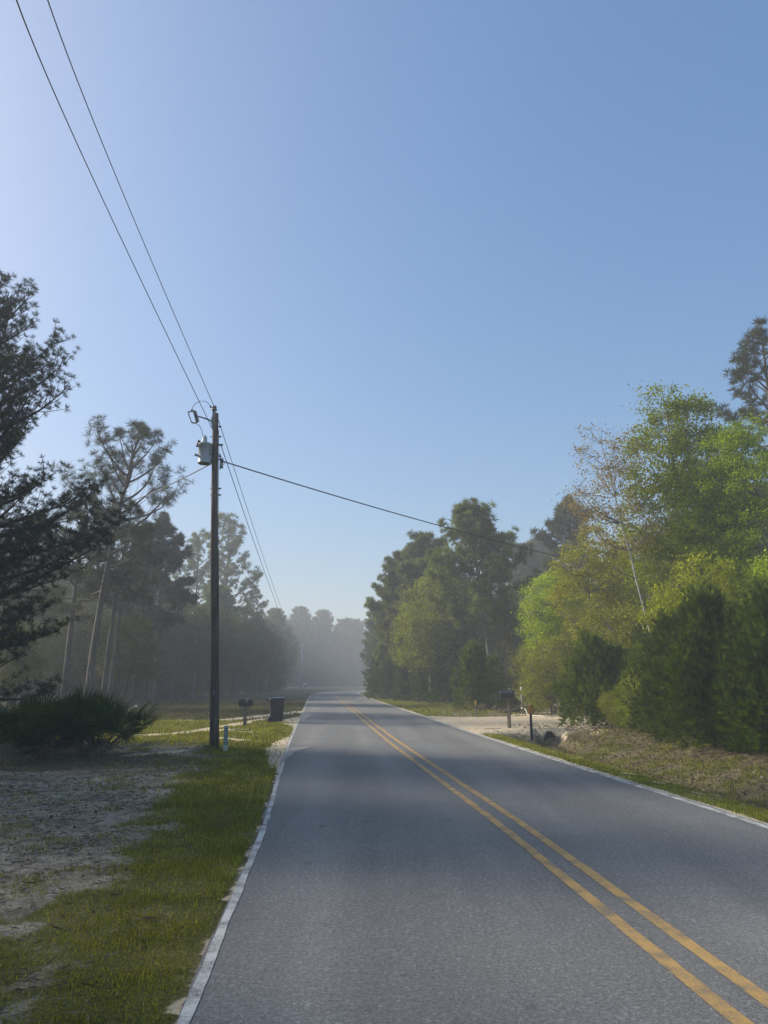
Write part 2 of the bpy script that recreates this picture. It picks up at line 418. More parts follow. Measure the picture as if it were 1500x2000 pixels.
# ------------------------------------------------------------------ road and markings
def ribbon(name, off0, off1, z, mat, s0=0, s1=None, jag=0.0, seed=5, cols=1, fine=False, y0=-30, y1=262):
    C, Nn = RC, RN
    if fine:
        t = np.arange(0, len(RC) - 1, .2); k = t.astype(int); f = (t - k)[:, None]
        C = RC[k] * (1 - f) + RC[k + 1] * f; Nn = RN[k] * (1 - f) + RN[k + 1] * f
    sel = (C[:, 1] > y0) & (C[:, 1] < y1); C = C[sel]; Nn = Nn[sel]
    s = np.cumsum(np.r_[0, np.linalg.norm(np.diff(C, axis=0), axis=1)])
    j0 = jag * (fbm(s * 2.3, s * 0, seed, 5) - .5); j1 = jag * (fbm(s * 2.3, s * 0 + 50, seed + 3, 5) - .5)
    m = MB(); n = len(C); V = []; OF = []
    for c in range(cols + 1):
        o = (off0 + j0) * (1 - c / cols) + (off1 + j1) * (c / cols); OF.append(o)
        V.append(np.column_stack([C + Nn * o[:, None], np.full(n, z)]))
    V = np.stack(V, 1).reshape(-1, 3)
    i = np.arange(n - 1)[:, None] * (cols + 1); j = np.arange(cols)[None, :]
    m.add(V, np.stack([i + j, i + j + 1, i + cols + 1 + j + 1, i + cols + 1 + j], -1).reshape(-1, 4))
    ob = tag(m.obj(name, mat), kind='structure')
    a = ob.data.attributes.new('offset', 'FLOAT', 'POINT'); a.data.foreach_set('value', np.stack(OF, 1).ravel().astype(np.float32))
    return ob

def asphalt():
    m, nt, b = mat_new('asphalt')
    p = poscoord(nt)
    sp = noise(nt, p, 95, 3, .8); sp2 = noise(nt, p, 34, 2, .8); big = noise(nt, p, .55, 4, .6); lane = noise(nt, p, .9, 3, .5, (2.2, .12, 1)); mid = noise(nt, p, 5, 4, .6)
    vor = N(nt, 'ShaderNodeTexVoronoi'); vor.inputs['Scale'].default_value = 48; nt.links.new(p, vor.inputs['Vector'])
    chip = ramp(nt, vor.outputs['Color'], [(.0, (0, 0, 0)), (.72, (0, 0, 0)), (.92, (1, 1, 1))])
    base = ramp(nt, mth(nt, 'ADD', mth(nt, 'MULTIPLY', sp, .6), mth(nt, 'MULTIPLY', sp2, .4)), [(.34, (.075, .071, .065)), (.5, (.178, .170, .155)), (.66, (.33, .314, .285))])
    base = mixc(nt, mth(nt, 'MULTIPLY', chip, .36), base, (.42, .40, .37))
    tone = ramp(nt, mth(nt, 'ADD', mth(nt, 'ADD', mth(nt, 'MULTIPLY', big, .35), mth(nt, 'MULTIPLY', lane, .45)), mth(nt, 'MULTIPLY', mid, .2)), [(.32, (.74, .75, .77)), (.68, (1.2, 1.19, 1.17))])
    c = mixc(nt, 1.0, base, tone, 'MULTIPLY')
    off = N(nt, 'ShaderNodeAttribute', attribute_name='offset').outputs['Fac']
    q = mth(nt, 'ABSOLUTE', mth(nt, 'SUBTRACT', mth(nt, 'ABSOLUTE', mth(nt, 'SUBTRACT', mth(nt, 'ABSOLUTE', off), 1.5)), .78))
    wear = ramp(nt, mth(nt, 'ADD', q, mth(nt, 'MULTIPLY', mth(nt, 'SUBTRACT', mid, .5), .35)), [(.05, (1.10, 1.10, 1.10)), (.5, (.95, .95, .95))])
    c = mixc(nt, 1.0, c, wear, 'MULTIPLY')
    spot = noise(nt, p, 3.2, 2, .4)
    c = mixc(nt, ramp(nt, spot, [(.70, (0, 0, 0)), (.76, (.45, .45, .45))]), c, (.05, .05, .05))
    nt.links.new(c, b.inputs['Base Color']); b.inputs['Roughness'].default_value = .82; b.inputs['Specular IOR Level'].default_value = .35
    bump(nt, b, mth(nt, 'ADD', sp, sp2), .55, .012)
    return m
def paint(name, col, worn=.5, back=(.10, .10, .10)):
    m, nt, b = mat_new(name)
    p = poscoord(nt)
    a = noise(nt, p, 60, 4, .75); c = noise(nt, p, 4, 4, .6)
    f = ramp(nt, mth(nt, 'ADD', mth(nt, 'MULTIPLY', a, .5), mth(nt, 'MULTIPLY', c, .5)), [(worn - .07, (0, 0, 0)), (worn + .06, (1, 1, 1))])
    tint = ramp(nt, c, [(.3, tuple(q * .72 for q in col)), (.7, col)])
    nt.links.new(mixc(nt, f, back, tint), b.inputs['Base Color']); b.inputs['Roughness'].default_value = .75
    bump(nt, b, a, .4, .008)
    return m
ribbon('road', -HWL, HW, .0, asphalt(), jag=.07, cols=16, fine=True)
PY = paint('yellow_line_paint', (.53, .32, .10), .45, (.17, .15, .12))
PW = paint('white_line_paint', (.60, .58, .52), .475, (.16, .15, .13))
ribbon('road_marking_yellow_line', -.198, -.096, .0045, PY, jag=.014, fine=True, seed=8, y1=166)
ribbon('road_marking_yellow_line', .082, .184, .0045, PY, jag=.014, fine=True, seed=12, y1=166)
ribbon('road_marking_white_edge_line', -2.92, -2.86, .0045, PW, jag=.03, fine=True, seed=15, y0=-30)
ribbon('road_marking_white_edge_line', 2.84, 2.95, .0045, PW, jag=.012, fine=True, seed=19, y0=-30)

# sand washed over the edge of the road
def sand_sheet():
    m, nt, b = mat_new('drifted_sand')
    p = poscoord(nt); f = noise(nt, p, 30, 5, .7); c = noise(nt, p, 2.5, 3)
    nt.links.new(ramp(nt, mth(nt, 'ADD', mth(nt, 'MULTIPLY', f, .5), mth(nt, 'MULTIPLY', c, .5)), [(.3, (.20, .18, .15)), (.6, (.42, .38, .31))]), b.inputs['Base Color'])
    b.inputs['Roughness'].default_value = .95; bump(nt, b, f, .6, .02)
    return m
SS = sand_sheet()
def drift(pts, zz):
    P = [ground_at(*p)[:2] for p in pts]
    if sum(P[k][0] * P[(k + 1) % len(P)][1] - P[(k + 1) % len(P)][0] * P[k][1] for k in range(len(P))) < 0: P = P[::-1]
    c = np.mean(P, 0); ring = []
    n = len(P)
    for k in range(n):
        for t in np.arange(14) / 14:
            q = P[k] * (1 - t) + P[(k + 1) % n] * t
            w = .16 * (fbm(q[0] * 3 + 5, q[1] * 3, 31) - .5)
            ring.append(q + (q - c) / (np.linalg.norm(q - c) + 1e-6) * w)
    V = [(*c, zz + .003)] + [(*(c + (q - c) * .7), zz + .002) for q in ring] + [(*q, zz) for q in ring]
    k = len(ring); mb = MB()
    mb.add(V, [(1 + i, 1 + k + i, 1 + k + (i + 1) % k, 1 + (i + 1) % k) for i in range(k)], [(0, 1 + i, 1 + (i + 1) % k) for i in range(k)])
    tag(mb.obj('drifted_sand', SS), kind='structure')
drift([(549, 1492), (556, 1477), (566, 1461), (588, 1460), (608, 1459), (590, 1464), (571, 1471), (560, 1483)], .009)
drift([(583, 1401), (593, 1392), (612, 1396), (601, 1403), (592, 1408)], .009)

# ------------------------------------------------------------------ foliage templates and scatter
def basis(D, rng):
    D = D / (np.linalg.norm(D, axis=1)[:, None] + 1e-9)
    R = rng.normal(size=D.shape)
    A = np.cross(D, R); A /= np.linalg.norm(A, axis=1)[:, None] + 1e-9
    return A, np.cross(D, A), D

def scatter(mb, tv, tf, P, D, S, rng):
    if len(P) == 0: return
    P = np.asarray(P, float); D = np.asarray(D, float); S = np.broadcast_to(np.asarray(S, float), (len(P),))
    A, B, C = basis(D, rng)
    V = P[:, None, :] + S[:, None, None] * (tv[None, :, 0:1] * A[:, None] + tv[None, :, 1:2] * B[:, None] + tv[None, :, 2:3] * C[:, None])
    k = len(tv)
    F = (np.arange(len(P)) * k)[:, None, None] + tf[None]
    F = F.reshape(-1, tf.shape[1])
    if tf.shape[1] == 3: mb.add(V.reshape(-1, 3), None, F)
    else: mb.add(V.reshape(-1, 3), F)

def tuft_templates(rng, n, spread, wid, count=4, droop=.0):
    """needle brushes of unit length: thin blades fanning out from a twig end, joined at the foot so that each brush has one tone"""
    out = []
    for _ in range(count):
        V = [np.zeros(3)]; F = []
        for k in range(n):
            th = spread * math.sqrt(rng.random()); ph = rng.random() * 2 * PI
            d = np.array([math.sin(th) * math.cos(ph), math.sin(th) * math.sin(ph), math.cos(th)])
            L = rng.uniform(.7, 1.05)
            s = np.cross(d, rng.normal(size=3)); s /= np.linalg.norm(s) + 1e-9
            b = np.array([0, 0, rng.uniform(-.35, .15)])
            V += [b * .7 + d * L * .4 - s * wid, b + d * L, b * .7 + d * L * .4 + s * wid]; F.append((0, 3 * k + 1, 3 * k + 2, 3 * k + 3))
        out.append((np.array(V), np.array(F)))
    return out
LEAF = (np.array([[0, 0, 0], [.34, .06, .42], [0, 0, 1.0], [-.34, .06, .42]]), np.array([[0, 1, 2, 3]]))
LEAFN = (np.array([[0, 0, 0], [.16, .03, .45], [0, 0, 1.0], [-.16, .03, .45]]), np.array([[0, 1, 2, 3]]))

def scatter_multi(mb, temps, P, D, S, rng):
    P = np.asarray(P); D = np.asarray(D); S = np.asarray(S)
    w = rng.integers(0, len(temps), len(P))
    for k, (tv, tf) in enumerate(temps): scatter(mb, tv, tf, P[w == k], D[w == k], S[w == k], rng)

def norm(v): return v / (np.linalg.norm(v) + 1e-9)

# ------------------------------------------------------------------ pines
def pine(seed, H, base, R, nb, r0, low_e=0, high_e=55, lean=(0, 0), tuft=.3, needles=22, wid=.03, spread=1.25, sub=.42, prof='round', bare=0, curve=.5, density=1.0, lexp=1.15, dead=4, wobble=1.0):
    rng = np.random.default_rng(seed)
    tr, lb, cr = MB(), MB(), MB()
    n = 14; t = np.linspace(0, 1, n)
    wob = np.cumsum(rng.normal(0, .022 * H / n * 3 * wobble, (n, 2)), 0) * np.minimum(t, .8)[:, None]
    path = np.column_stack([lean[0] * t ** lexp + wob[:, 0], lean[1] * t + wob[:, 1], t * H])
    path[0, 2] = -.15
    rr = r0 * (1 - .82 * t ** 1.1); rr[0] *= 1.25; rr[-1] = .02
    tr.tube(path, rr, 9)
    P, D, S = [], [], []
    def at_t(q): return np.array([np.interp(q, t, path[:, k]) for k in range(3)])
    for b in range(nb):
        q = base + (1 - base) * ((b + rng.random()) / nb) ** .9
        s = (q - base) / (1 - base)
        if prof == 'round': L = R * (math.sin(PI * min(1, .22 + .72 * s)) ** .7) * rng.uniform(.6, 1.12)
        elif prof == 'cone': L = R * (1 - s) ** .75 * rng.uniform(.7, 1.1) + .25
        elif prof == 'sweep': L = R * min(1, .55 + 2.2 * s) * (1 - max(0, s - .12)) ** .66 * rng.uniform(.5, 1.08) + .2
        else: L = R * (.55 + .45 * math.sin(PI * s)) * (1 - s ** 4) * rng.uniform(.55, 1.15)
        L = max(L, .35)
        az = b * 2.4 + rng.normal(0, .4); el = rad(low_e + (high_e - low_e) * s + rng.normal(0, 9))
        d = np.array([math.cos(az) * math.cos(el), math.sin(az) * math.cos(el), math.sin(el)])
        p = at_t(min(q, .985)); pts = [p]; m = 7
        for k in range(m):
            d = norm(d + np.array([0, 0, curve / m]) + rng.normal(0, .085, 3)); p = p + d * L / m; pts.append(p)
        pts = np.array(pts); br = np.linspace(min(.028 * L ** .8 + .006, r0 * .5), .007, m + 1)
        lb.tube(pts, br, 5, False)
        u = rng.uniform(.18, .35); side = 1
        while u < 1:
            k = u * m; a = int(min(k, m - 1)); pp = pts[a] + (pts[a + 1] - pts[a]) * (k - a); dd = norm(pts[a + 1] - pts[a])
            sd = norm(np.cross(dd, (0, 0, 1))) * side; side = -side
            sl = sub * L * (1.05 - .55 * u) * rng.uniform(.5, 1.1)
            e = norm(dd * rng.uniform(.5, 1.0) + sd * rng.uniform(.5, 1) + np.array([0, 0, rng.uniform(-.1, .5)]))
            sp = [pp]; x = pp
            for _ in range(3):
                e = norm(e + np.array([0, 0, .16]) + rng.normal(0, .16, 3)); x = x + e * sl / 3; sp.append(x)
            lb.tube(sp, np.linspace(.011, .005, 4), 4, False)
            if u > bare or rng.random() < .25:
                P.append(sp[-1]); D.append(e); S.append(tuft * rng.uniform(.75, 1.2))
                if sl > .45:
                    for f in ((2, .8), (1, .35)):
                        if rng.random() < f[1] * density + .15:
                            o = norm(rng.normal(size=3) + np.array([0, 0, .6])); tp = sp[f[0]] + o * tuft * .5
                            lb.tube([sp[f[0]], tp], [.006, .004], 3, False)
                            P.append(tp); D.append(norm(o + e)); S.append(tuft * rng.uniform(.7, 1.05))
            u += (.32 / max(L, .5)) / density * rng.uniform(.6, 1.3)
        P.append(pts[-1]); D.append(d); S.append(tuft * 1.05)
    P.append(path[-1]); D.append((0, 0, 1)); S.append(tuft)
    for b in range(dead):                                            # dead snags on the bare trunk
        q = rng.uniform(base * .35, base); az = rng.random() * 6.28; L = rng.uniform(.3, 1.6)
        p = at_t(q); d = np.array([math.cos(az), math.sin(az), rng.uniform(-.3, .25)]); pts = [p]
        for k in range(4): d = norm(d + rng.normal(0, .18, 3)); p = p + d * L / 4; pts.append(p)
        lb.tube(pts, np.linspace(.02, .005, 5), 4, False)
    scatter_multi(cr, tuft_templates(rng, needles, spread, wid), np.array(P), np.array(D), np.array(S), rng)
    return tr, lb, cr

# ------------------------------------------------------------------ broadleaf trees and shrubs
def broad(seed, H, blobs, r0, lean=(0, 0), clumps=260, leaves=55, leaf=.09, spread=.32, stems=1, limbs=14, tip=None, leaf_t=LEAF, up=.35, fill=.55, trunk_top=.9, limbw=1.0):
    """blobs: (x, y, z, rx, ry, rz) ellipsoids that the crown fills; limbs run from the trunk to them, twigs from limbs to leaf sprays"""
    rng = np.random.default_rng(seed)
    tr, lb, cr = MB(), MB(), MB()
    nodes = []
    for sidx in range(stems):
        n = 12; t = np.linspace(0, 1, n)
        a = rng.random() * 6.28; so = (0 if stems == 1 else .12 + .1 * sidx); sp = (0 if stems == 1 else H * .12)
        wob = np.cumsum(rng.normal(0, .03 * H / n * 2.2, (n, 2)), 0)
        pth = np.column_stack([lean[0] * t ** 1.1 + math.cos(a) * (so + sp * t) + wob[:, 0] * t, lean[1] * t + math.sin(a) * (so + sp * t) + wob[:, 1] * t, t * H * trunk_top * (1 if sidx == 0 else rng.uniform(.7, .95))])
        pth[0, 2] = -.15
        rr = r0 * (1 - .88 * t) * (1 if sidx == 0 else .75); rr[0] *= 1.2
        tr.tube(pth, rr, 8)
        for k in range(3, n): nodes.append(pth[k])
    vol = np.array([b[3] * b[4] * b[5] for b in blobs]) ** .75; vol /= vol.sum()
    def sample(shell):
        b = blobs[rng.choice(len(blobs), p=vol)]
        d = norm(rng.normal(size=3)); r = rng.uniform(shell, 1.05) ** .6
        return np.array(b[:3]) + d * r * np.array(b[3:])
    tnodes = np.array(nodes)
    for k in range(limbs):
        e = sample(.3)
        dd = np.linalg.norm(tnodes - e, axis=1) + 1.3 * np.maximum(0, tnodes[:, 2] - e[2] + .25 * H * .3)
        s = tnodes[np.argmin(dd)]
        L = np.linalg.norm(e - s); m = 6; pts = []
        for u in np.linspace(0, 1, m + 1):
            q = s * (1 - u) + e * u + np.array([0, 0, -.10 * L * math.sin(PI * u)]) + rng.normal(0, .035 * L, 3) * math.sin(PI * u)
            pts.append(q)
        lb.tube(pts, np.linspace(min(r0 * .6, .018 + .016 * L) * limbw, .010 * limbw, m + 1), 5, False)
        nodes += pts[2:]
    NA = np.array(nodes)
    P = []; D = []; S = []
    for k in range(clumps):
        c = sample(fill)
        if c[2] < .05: continue
        s = NA[np.argmin(np.linalg.norm(NA - c, axis=1))]
        mid = (s + c) / 2 + rng.normal(0, .05 * np.linalg.norm(c - s), 3)
        lb.tube([s, mid, c], [.009, .007, .004], 3, False)
        nl = int(leaves * rng.uniform(.5, 1.4)); sg = spread * .72 * rng.uniform(.6, 1.25)
        ax = norm(c - s + np.array([0, 0, .2]))
        q = c + rng.normal(size=(nl, 3)) * np.array([1, 1, .55]) * sg + ax * rng.normal(0, sg * .7, (nl, 1))
        P.append(q); D.append(rng.normal(size=(nl, 3)) + ax * .5 + np.array([0, 0, up])); S.append(leaf * rng.uniform(.65, 1.25, nl))
    P = np.vstack(P); D = np.vstack(D); S = np.concatenate(S); ok = P[:, 2] > .02
    scatter(cr, *leaf_t, P[ok], D[ok], S[ok], rng)
    return tr, lb, cr

# ------------------------------------------------------------------ red cedars: dense, feathery, leafy to the ground
def cedar(seed, H, R, sprays=2600, size=.26, blades=11, wid=.045, plumes=26, squash=1.0):
    rng = np.random.default_rng(seed)
    tr, lb, cr = MB(), MB(), MB()
    tr.tube([(0, 0, -.1), (.03, .02, H * .4), (0, 0, H * .9)], [.07, .045, .01], 7)
    P, D, S = [], [], []
    per = sprays // plumes
    for k in range(plumes):
        q = ((k + .5) / plumes) ** 1.15
        az = k * 2.4 + rng.normal(0, .3); z0 = .1 * H + .72 * H * q; L = R * (1.02 - .72 * q) * rng.uniform(.45, 1.5) * 1.12
        el = rad(28 + 35 * q + rng.normal(0, 6))
        d = np.array([math.cos(az) * math.cos(el), math.sin(az) * math.cos(el) * squash, math.sin(el)]); p = np.array([0, 0, max(.05, z0 - .25 * L)]); pts = [p]
        for m in range(5): d = norm(d + np.array([0, 0, .17]) + rng.normal(0, .06, 3)); p = p + d * L * 1.15 / 5; pts.append(p)
        pts = np.array(pts); lb.tube(pts, np.linspace(.018, .005, 6), 4, False)
        u = rng.uniform(.22, 1.0, per) ** .8 * 5; a = np.minimum(u.astype(int), 4)
        c = pts[a] + (pts[a + 1] - pts[a]) * (u - a)[:, None]
        sg = (.15 * R * (1.15 - .6 * u / 5))[:, None]
        o = rng.normal(size=(per, 3)) * sg
        P.append(c + o); D.append(norm(d) * .8 + o / (sg + 1e-6) * .45 + np.array([0, 0, .55]) + rng.normal(0, .25, (per, 3))); S.append(size * rng.uniform(.55, 1.25, per))
    per = sprays // 6                                                # skirt down to the ground
    a = rng.random(per) * 6.28; r = R * np.sqrt(rng.uniform(.25, 1, per)) * .95; zz = rng.uniform(.04, .3 * H, per)
    P.append(np.column_stack([np.cos(a) * r, np.sin(a) * r * squash, zz])); D.append(np.column_stack([np.cos(a), np.sin(a), rng.uniform(.1, .9, per)]) + rng.normal(0, .25, (per, 3))); S.append(size * rng.uniform(.6, 1.1, per))
    P = np.vstack(P); P[:, 2] = np.maximum(P[:, 2], .03)
    scatter_multi(cr, tuft_templates(rng, blades, .42, wid, 6), P, np.vstack(D), np.concatenate(S), rng)
    return tr, lb, cr

class Kind:
    """meshes of one tree, shared by its copies"""
    def __init__(s, parts, wood, leaf, limbwood=None):
        if limbwood is None:
            off = parts[0].n; parts[0].v += parts[1].v; parts[0].q += [q + off for q in parts[1].q]; parts[0].t += [t + off for t in parts[1].t]; parts[0].n += parts[1].n
        s.t = parts[0].mesh('trunk', True, M[wood]); s.l = parts[1].mesh('limbs', True, M[limbwood]) if limbwood else None; s.c = parts[2].mesh('crown', False, M[leaf])
    def plant(s, name, loc, label, cat='tree', group=None, rz=0.0, sc_=1.0, sz=None):
        o = empty(name, loc, label, cat, group, rz); o.scale = (sc_, sc_, sz or sc_)
        for nm, me in (('trunk', s.t), ('limbs', s.l), ('crown', s.c)):
            if me is None: continue
            c = bpy.data.objects.new(nm, me); COL.objects.link(c); c.parent = o
        return o

def base_at(px, Y_):
    x = (px - 750) / FPX * Y_ / 1.0 * (1.0)
    # depth Y_ along the ground: recompute so that the foot shows at this pixel column
    d = ray(px, HOR + CAMH * FPX / Y_); t = Y_ / d[1]
    x = d[0] * t
    return (x, Y_, tz(x, Y_))
def top_h(px, py, Y_): return at(px, py, Y_)[2]

# ================================================================== LEFT SIDE TREES
LB = 'left'
# big dark sand pine at the left edge of the photo
k = Kind(pine(101, 11.7, .10, 4.5, 125, .2, low_e=2, high_e=56, tuft=.17, needles=40, wid=.032, spread=1.35, sub=.5, prof='sweep', curve=.5, density=3.0, dead=8, wobble=.4), 'bark_dark', 'pine_dark')
k.plant('sand_pine', (-10.9, 19.2, tz(-10.9, 19.2)), 'big dark pine with up-swept branches behind the palmetto clump, nearest tree on the left', 'tree', rz=.6)
for n_, (x, y, s, r) in enumerate(((-13.8, 13.2, .95, 2), (-18, 23.5, 1.02, 4), (-12.8, 4.5, .9, 5.2), (-18.5, 9.5, 1.0, 3.1), (-17, 16.5, 1.0, .9), (-16, 1.5, .95, 3.9))):
    k.plant('sand_pine', (x, y, tz(x, y)), 'dark pine in the row that shades the sandy verge beyond the left edge', 'tree', 'pines shading the left verge', r, s)
# sparse longleaf pine with the tall bare trunk
x, y, zz = base_at(168, 37)
k = Kind(pine(117, top_h(235, 836, 37), .40, 3.9, 42, .19, low_e=-18, high_e=62, lean=(1.65, 0), tuft=.42, needles=44, wid=.022, spread=1.55, sub=.5, prof='full', bare=.45, curve=.6, density=1.15, dead=9, wobble=.15, lexp=1.8), 'bark_pine', 'pine_grey')
k.plant('longleaf_pine', (x, y, zz), 'tall leaning pine with long bare sunlit trunk and open tufted crown behind the palmetto clump')
# second trunk to its left
x, y, zz = base_at(122, 41)
k = Kind(pine(121, 11.3, .42, 3.0, 30, .18, low_e=-10, high_e=45, lean=(.3, 0), lexp=1.8, wobble=.15, tuft=.42, density=1.5, needles=50, wid=.026, spread=1.5, sub=.5, prof='full', bare=.3, curve=.4, dead=6), 'bark_pine', 'pine_grey')
k.plant('longleaf_pine', (x, y, zz), 'shorter straight pine left of the tall leaning pine, with a thick pale trunk')
x, y, zz = base_at(40, 47)
k.plant('longleaf_pine', (x, y, zz), 'pine showing behind the branches of the big dark pine, far left of the field', rz=2.2, sc_=1.02)
# thin leaning pair
x, y, zz = base_at(199, 43)
kp = Kind(pine(131, 11.5, .5, 2.6, 24, .16, low_e=-8, high_e=45, lean=(.8, 0), lexp=1.6, wobble=.2, tuft=.42, density=1.4, needles=50, wid=.026, spread=1.4, sub=.5, prof='full', bare=.3, dead=5), 'bark_pine', 'pine_grey')
kp.plant('longleaf_pine', (x, y, zz), 'dark trunked pine leaning beside the yellow-green tree in the left field')
x, y, zz = base_at(212, 45)
kp.plant('longleaf_pine', (x, y, zz), 'thin pale trunked pine just right of the dark trunked leaning pine', rz=.5, sc_=.8, sz=.9)
# yellow-green small tree
x, y, zz = base_at(232, 47)
k = Kind(broad(141, 5.2, [(0, 0, 3.4, 1.9, 1.7, 1.7), (1.1, .2, 2.6, 1.2, 1.2, 1.2), (-.9, .3, 4.3, 1.0, 1, 1.2), (.6, 0, 4.6, .9, .9, .9)], .1, clumps=230, leaves=50, leaf=.12, spread=.33, limbs=12, stems=2), 'bark_dark', 'leaf_olive_shaded')
k.plant('young_oak', (x, y, zz), 'small yellow-green leafy tree at the field edge, below the tall leaning pine')
k2 = k
for px, Y_, s, lab in ((70, 52, 1.05, 'olive leafy tree seen between the trunks at the far left'), (150, 58, 1.25, 'olive leafy tree standing behind the two pale pine trunks'), (20, 40, .8, 'low leafy tree half hidden by the big dark pine branches')):
    x, y, zz = base_at(px, Y_); k2.plant('young_oak', (x, y, zz), lab, rz=px * .1, sc_=s)

# shared pine kinds for the middle distance and the far wood
KA = Kind(pine(201, 14, .26, 3.4, 54, .19, low_e=-8, high_e=60, density=2.0, tuft=.52, needles=40, wid=.055, spread=1.4, sub=.5, prof='round', curve=.6, dead=3), 'bark_pine', 'pine_green')
KB = Kind(pine(202, 14, .22, 3.9, 56, .2, low_e=-6, high_e=55, density=2.0, tuft=.52, needles=40, wid=.055, spread=1.4, sub=.5, prof='full', curve=.7, dead=3), 'bark_pine', 'pine_green')
KC = Kind(pine(203, 14, .34, 3.0, 44, .17, low_e=-12, high_e=58, density=1.7, tuft=.52, needles=40, wid=.055, spread=1.45, sub=.5, prof='full', bare=.3, curve=.5, dead=6), 'bark_pine', 'pine_grey')
KD = Kind(broad(204, 11, [(0, 0, 6.5, 2.7, 2.7, 3.2), (1.2, .5, 4.2, 1.9, 1.9, 1.8), (-1.2, -.4, 4.6, 1.8, 1.8, 2.0), (.2, .3, 9.2, 1.4, 1.4, 1.6)], .15, clumps=430, leaves=34, leaf=.2, spread=.45, limbs=20), 'bark_grey', 'leaf_olive_shaded')
KE = Kind(broad(205, 9, [(0, 0, 5.0, 2.2, 2.2, 3.4), (.9, .5, 3.2, 1.7, 1.7, 2.4), (-1.0, -.4, 3.0, 1.7, 1.7, 2.6)], .12, clumps=420, leaves=30, leaf=.17, spread=.45, limbs=22, stems=2), 'bark_dark', 'leaf_tan')
KF = Kind(cedar(206, 5.2, 1.6, 3200, .38, 11, .06, 40), 'bark_dark', 'cedar')

KP = Kind(pine(211, 14, .2, 3.3, 46, .17, low_e=-4, high_e=58, density=1.25, tuft=.42, needles=36, wid=.04, spread=1.4, sub=.5, prof='round', curve=.7, bare=.3, dead=5, wobble=.5), 'bark_pine', 'pine_green')
# pine behind the utility pole, and its neighbours
x, y, zz = base_at(434, 100); KP.plant('slash_pine', (x, y, zz), 'tall hazy pine with broad tufted crown directly behind the utility pole', rz=.4, sc_=top_h(430, 1026, 100) / 14)
x, y, zz = base_at(374, 104); KP.plant('slash_pine', (x, y, zz), 'hazy pine left of the one behind the utility pole, its rounded top a little lower', rz=1.4, sc_=top_h(375, 1064, 104) / 14)
x, y, zz = base_at(300, 58); KC.plant('slash_pine', (x, y, zz), 'grey-green pine crown spreading right of the tall leaning pine', rz=2.4, sc_=top_h(300, 1010, 58) / 14)
x, y, zz = base_at(255, 63); KC.plant('slash_pine', (x, y, zz), 'pine standing in shade behind the yellow-green tree', rz=5.0, sc_=.95)
x, y, zz = base_at(488, 112); KP.plant('slash_pine', (x, y, zz), 'lower hazy pine right of the utility pole, reaching toward the road', rz=3.6, sc_=top_h(480, 1165, 112) / 14)
# shaded wall of wood behind the left field
lw = random.Random(7)
WALL = [(205, 70, KD, 9), (245, 72, KD, 9.5), (290, 70, KD, 9), (335, 76, KD, 10), (378, 74, KD, 9), (420, 78, KD, 9.5), (462, 82, KD, 9), (490, 92, KD, 10), (520, 108, KD, 9.5), (160, 66, KD, 9), (60, 66, KD, 9.5), (110, 62, KD, 9), (0, 58, KD, 9),
        (185, 74, KC, 12.5), (225, 80, KA, 12), (262, 86, KD, 10), (285, 78, KE, 8), (318, 84, KC, 12), (345, 90, KD, 10.5), (360, 80, KE, 8.5), (398, 84, KD, 9.5), (415, 92, KA, 12), (452, 88, KE, 8), (466, 96, KD, 10.5), (500, 104, KD, 10), (330, 100, KB, 13.5), (240, 100, KB, 14), (150, 90, KB, 14), (100, 84, KA, 13), (55, 75, KC, 12.5), (10, 70, KA, 12.5), (-40, 62, KC, 12), (120, 68, KE, 8), (30, 60, KE, 8)]
for n_, (px, Y_, K, h) in enumerate(WALL):
    x, y, zz = base_at(px, Y_); pn = K in (KA, KB, KC)
    K.plant('slash_pine' if pn else 'wood_oak', (x, y, zz), 'pine trunk and crown merged in the dim wood behind the left field' if pn else 'shaded leafy tree in the dim wood behind the left field', 'tree',
            'trees in the wood behind the left field', lw.random() * 6.28, h / (14 if pn else 11 if K is KD else 9))
KS = Kind(broad(207, 3.4, [(0, 0, 1.7, 1.7, 1.5, 1.4), (.9, .3, 1.1, 1.1, 1.1, 1.0), (-.9, -.2, 1.2, 1.2, 1.1, 1.1), (.2, 0, 2.7, .9, .9, .8)], .05, clumps=260, leaves=34, leaf=.15, spread=.36, limbs=12, stems=4), 'bark_dark', 'cedar')
for n_ in range(46):
    px = -30 + n_ * 12.4 + lw.uniform(-5, 5); Y_ = 63 + max(0, px) * .055 + max(0, px - 380) * .16 + lw.uniform(-3, 6)
    x, y, zz = base_at(px, Y_); K = (KS, KE, KS)[n_ % 3]; s_ = lw.uniform(.75, 1.3)
    K.plant('brush_shrub', (x, y, zz), 'low dim shrub at the foot of the wood behind the left field', 'shrub', 'shrubs along the left wood edge', lw.random() * 6.28, s_ if K is KS else s_ * .5, s_ * 1.0 if K is KS else s_ * .42)
for n_ in range(16):
    px = 10 + n_ * 30 + lw.uniform(-8, 8); Y_ = 112 + lw.uniform(0, 26); K = (KD, KB, KA)[n_ % 3]
    x, y, zz = base_at(px, Y_); K.plant('wood_oak' if K is KD else 'slash_pine', (x, y, zz), 'tree deep inside the dim wood behind the left field', 'tree', 'trees deep in the left wood', lw.random() * 6.28, lw.uniform(.85, 1.05))
